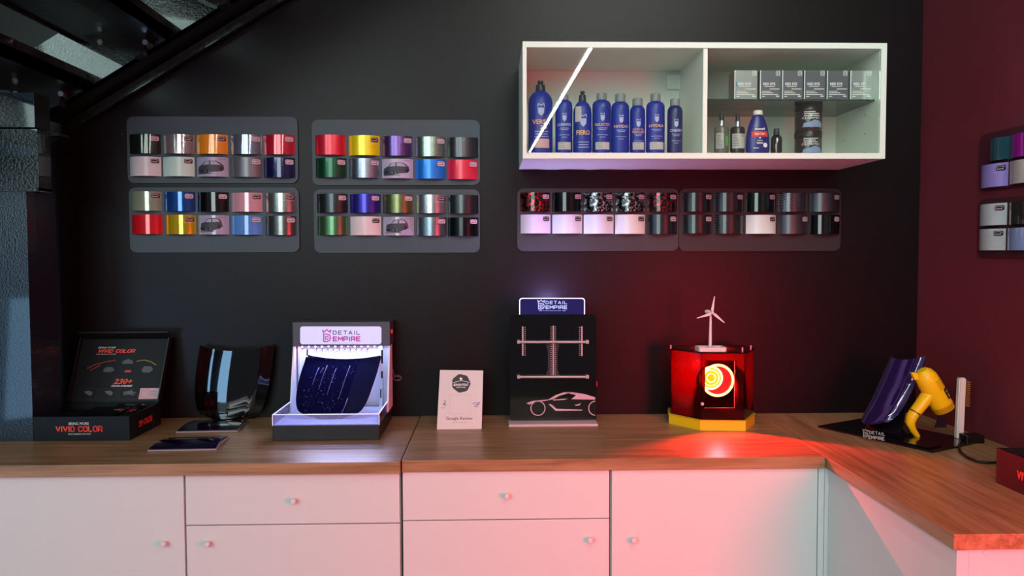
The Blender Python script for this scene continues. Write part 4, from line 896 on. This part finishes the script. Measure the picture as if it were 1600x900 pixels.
obj('tower', tube(NB(), [(tp.x-.001, yt, zb3+.007), (tp.x, yt, tp.z)], [.0058, .0034], 16), WT, t, smooth=True)
nc = PY(1103.5, 487, yt+.012)
obj('nacelle', tube(NB(), [Vector((nc.x, yt+.018, nc.z)), Vector((nc.x+.004, yt+.012, nc.z)), hub+Vector((-.002, .008, 0))], [.005, .0068, .006], 14), WT, t, smooth=True)
rt_ = obj('rotor', lathe(NB(), (0, 0), [(.002, -.004), (.005, 0), (.005, .004), (.002, .008)], 12), WT, t)
for v in rt_.data.vertices:
    q = v.co+root_inv[rt_.name]; v.co = (hub+Vector((q.x, -q.z, q.y)))-root_inv[rt_.name]
for tipx, tipy in ((1116.5, 463), (1089, 497), (1132, 504.5)):
    tip = PY(tipx, tipy, yt-.014); d = tip-hub; L_ = d.length; d.normalize(); s = d.cross(Vector((0, 1, 0))).normalized()
    q = [hub+d*.003+s*.002, hub+d*L_*.2+s*.0055, tip+s*.0012, tip-s*.001, hub+d*L_*.25-s*.003, hub+d*.003-s*.0025]
    obj('blade', prism(NB(), [v+Vector((0, -.001, 0)) for v in q], (0, .0022, 0)), WT, rt_)

# ================================================================== CORNER DISPLAY, RIGHT
A, B = PZ(1278, 668), PZ(1458, 708); A.z = B.z = CT
e1 = (B-A).normalized(); e2 = Vector((-e1.y, e1.x, 0))
if e2.x < 0: e2 = -e2
wA = (B-A).length; dA = .235
def loc2(s, q, z=0): return A+e1*s+e2*q+Vector((0, 0, z))
GB = mat('black_glossy_base', '0c0a10', .18, coat=.5, bump=(2, 0))
t = thing('corner_hood_display', 'black plate with DETAIL EMPIRE mark and purple hood, in the counter corner', 'display stand', loc2(wA/2, dA/2))
obj('base_plate', prism(NB(), [loc2(0, 0), loc2(wA, 0), loc2(wA, dA), loc2(0, dA)], (0, 0, .006)), GB, t)
obj('front_ramp', prism(NB(), [loc2(.02, .012, .0062), loc2(wA-.02, .012, .0062), loc2(wA-.02, .07, .0062), loc2(.02, .07, .0062), ], (0, 0, .004)), GB, t)
PL = Vector((0, 0, 1)); pz = CT+.0106
k = Print(); logo(k, 1348, 1356.5, 670, 683); 
k.bm.verts.ensure_lookup_table()
fl = lambda u, v: PZ(u, v, pz)
k.build('plate_logo', WPR, t, lambda u, v: PZ(u, v+ (u-1348)*.12, pz))
k = Print(); k.caps('DETAIL', 1358, 1383, 672.5, 677.8, .18, 0, .5); k.caps('EMPIRE', 1357, 1382, 679.8, 685.5, .2); k.build('plate_lettering', WPR, t, lambda u, v: PZ(u, v+(u-1357)*.13, pz))
# hood leaning back towards the corner
def hp3(s, q, z): return loc2(s, q, z)
BR = PZ(1390, 662, CT+.012)-A; sB, qB = BR.dot(e1), BR.dot(e2)
rows = []
for v, l_, r_, z, q in ((0, .035, 1, .262, 0), (.2, .03, .98, .21, 0), (.4, .028, .95, .155, 0), (.6, .03, .9, .10, 0), (.8, .038, .82, .05, 0), (.93, .055, .72, .02, 0), (1, .08, .6, .0125, 0)):
    qq = .075+.125*(z/.262)
    # right edge measured at the photographed outline
    pxr = {0: (1447, 556), .2: (1437, 583), .4: (1426, 608), .6: (1413, 633), .8: (1400, 650), .93: (1387, 660), 1: (1370, 663)}[v]
    n0 = e2; dd = ray(*pxr); tt = ((loc2(0, qq)-O0).dot(n0))/dd.dot(n0); R_ = O0+dd*tt
    pxl = {0: (1392, 556), .2: (1380, 583), .4: (1369, 608), .6: (1357, 633), .8: (1348, 650), .93: (1346, 659), 1: (1354, 662.5)}[v]
    dd = ray(*pxl); L_ = O0+dd*(((loc2(0, qq)-O0).dot(n0))/dd.dot(n0))
    rows.append((L_, R_))
PUR = mat('purple_gloss_hood', '2a1650', .12, coat=1, metal=.3, bump=(2, 0))
fn, bm = hoodmesh(rows, lambda v: .010*(1-v)**2, .022, outdir=-e2, th=e2*.005, crease=.006)
mz = min(v.co.z for v in bm.verts)
for v in bm.verts:
    if v.co.z < CT+.0065: v.co.z = CT+.0065
obj('hood_sample', bm, PUR, t, smooth=True)
obj('hood_prop', prism(NB(), [loc2(.10, .1, .0062), loc2(.22, .1, .0062), loc2(.2, .19, .2), loc2(.12, .19, .2)], e2*.006), GB, t)
# heat gun
yg_ = 2.372
g_ = lambda px, py, dy=0: PY(px, py, yg_+dy)
kg = KPX(yg_)
t = thing('heat_gun', 'yellow heat gun hanging nozzle down in front of the purple hood', 'heat gun', PZ(1433, 685))
YG = mat('yellow_tool_plastic', 'f4c40c', .35, bump=(200, .02))
tube_pts = [g_(1440.5, 578), g_(1443, 582), g_(1447, 589), g_(1453, 600), g_(1461, 614), g_(1468, 627), g_(1474, 637), g_(1476, 641)]
obj('barrel', tube(NB(), tube_pts, [r*kg for r in (8, 13, 16.5, 17.5, 17.5, 17.2, 15.5, 12.5)], 32), YG, t, smooth=True)
obj('intake_rim', tube(NB(), [g_(1471, 632), g_(1475.5, 640)], [17.4*kg, 16.2*kg], 32), mat('yellow_tool_darker', 'c08c0c', .4), t, smooth=True)
obj('beak', prism(NB(), [g_(1424, 582, -.006), g_(1433, 583, -.006), g_(1437, 592, -.006), g_(1430, 594, -.006)], (0, .012, 0)), YG, t)
obj('handle', tube(NB(), [g_(1454, 612), g_(1446, 623), g_(1438, 634), g_(1430, 644)], [13*kg, 12.5*kg, 11.5*kg, 11*kg], 24, sq=(1, .8)), YG, t, smooth=True)
obj('joint_line', tube(NB(), [g_(1430, 643.6), g_(1429, 645)], [11.2*kg, 11.1*kg], 24, sq=(1, .8)), mat('dark_seam', '4a3008', .5), t)
obj('grip', tube(NB(), [g_(1429, 644.5), g_(1424, 653), g_(1422, 662), g_(1426, 671), g_(1431, 678), g_(1434, 682)], [10.5*kg, 10*kg, 8.8*kg, 6.5*kg, 5.6*kg, 4.5*kg], 24, sq=(1, .8)), YG, t, smooth=True)
obj('trigger', prism(NB(), [g_(1414, 660, -.004), g_(1411, 670, -.004), g_(1416, 678, -.004), g_(1423, 677, -.004), g_(1420, 668, -.004)], (0, .008, 0)), mat('black_trigger', '1a1010', .4), t)
cap_y = yg_-17.9*kg
for i in range(5):
    a, b = g_(1461+3*i, 583+5.3*i), g_(1457.5+3.2*i, 598+4*i)
    P3 = []
    ax = (g_(1474, 637)-g_(1447, 589)).normalized()
    base_ = g_(1447, 589)+ax*(.016+.0065*i)
    s = ax.cross(Vector((0, 1, 0))).normalized()
    if s.x < 0: s = -s
    arc = [base_+(s*math.sin(w)+Vector((0, -1, 0))*math.cos(w))*17.7*kg+ax*(.004*w) for w in [math.radians(8+11*j) for j in range(5)]]
    obj('vent_rib', tube(NB(), arc, .0012, 6), mat('yellow_tool_darker', 'c08c0c', .4), t, smooth=True)
ax = (g_(1474, 637)-g_(1447, 589)).normalized(); s = ax.cross(Vector((0, 1, 0))).normalized(); s = s if s.x > 0 else -s
def barrel_map(e): return lambda u, v: g_(1447, 589)+ax*v+(s*math.sin(u)+Vector((0, -1, 0))*math.cos(u))*(17.7*kg+e)
pl = Print().poly([(a, b) for a, b in rrect(.45, 1.15, .048, .082, .01, 3)]).build('dark_label', mat('label_black', '1c1208', .4), t, barrel_map(.0006), [.5+.08*i for i in range(8)])
Print().text('HG', .62, 1.0, .055, .062, .03).rect(.6, 1.0, .068, .071).rect(.6, .9, .074, .077).build('label_print', mat('label_yellow', 'd0b060', .5), pl, barrel_map(.001), [.5+.08*i for i in range(8)])
# wand
wb, wt3 = PZ(1498, 687, CT+.001), PY(1502.5, 590, PZ(1498, 687).y)
t = thing('brush_wand', 'upright white plastic wand with brown bristles beside the heat gun', 'brush', (wb.x, wb.y, CT))
dw = (wt3-wb).normalized(); sw = dw.cross(Vector((0, 1, 0))).normalized(); sw = sw if sw.x > 0 else -sw
hb = [wb+dw*.004]
def bar(a, b, hw_, hd_): return prism(NB(), [a-sw*hw_+Vector((0, -hd_, 0)), a+sw*hw_+Vector((0, -hd_, 0)), a+sw*hw_+Vector((0, hd_, 0)), a-sw*hw_+Vector((0, hd_, 0))], b-a)
bm = bar(wb+dw*.003, wt3, .0105, .009); bmesh.ops.bevel(bm, geom=bm.edges[:], offset=.003, segments=2, affect='EDGES')
WP = mat('white_wand_plastic', 'd8cfc8', .35)
obj('handle', bm, WP, t, smooth=False)
a = PY(1509, 634, wb.y); b = PY(1510.5, 597, wb.y)
bm = NB()
for i in range(13):
    for j in range(3):
        p = a.lerp(b, i/12)+Vector((-.002, (j-1)*.004, 0)); tube(bm, [p, p+Vector((.010, (j-1)*.002, 0))], .0017, 5)
obj('bristles', bm, mat('brown_bristles', '8a5a24', .7), t)
pw = PZ(1514, 694)
t2 = thing('power_adapter', 'small black power adapter block right of the white wand', 'adapter', (pw.x, pw.y+.03, CT))
obj('housing', box(NB(), (pw.x-.005, pw.y+.004, CT), (pw.x+.05, pw.y+.045, CT+.024), .003), mat('black_adapter', '100a0c', .35), t2)
pts = [wb+Vector((0, -.012, .004)), PZ(1498, 697, CT+.0105), PZ(1502, 707, CT+.0045), PZ(1512, 715, CT+.004), PZ(1526, 721, CT+.004), PZ(1543, 723, CT+.004), PZ(1566, 722, CT+.004)]
tag(obj('power_cable', tube(NB(), pts, .0035, 10), mat('black_cable', '0c0708', .4), loc=(pts[1].x, pts[1].y, CT), smooth=True), 'black cable running from the white wand to the right box', 'cable')
pc = PZ(1470, 668, CT)
cs = thing('small_card', 'small dark card standing on the plate behind the heat gun', 'card', (pc.x, pc.y, CT))
obj('card_sheet', prism(NB(), [PY(1461, 668, pc.y), PY(1478, 671, pc.y), PY(1481, 655, pc.y), PY(1466, 650, pc.y)], (0, .002, 0)), mat('dull_violet_card', '2c1c30', .4), cs)
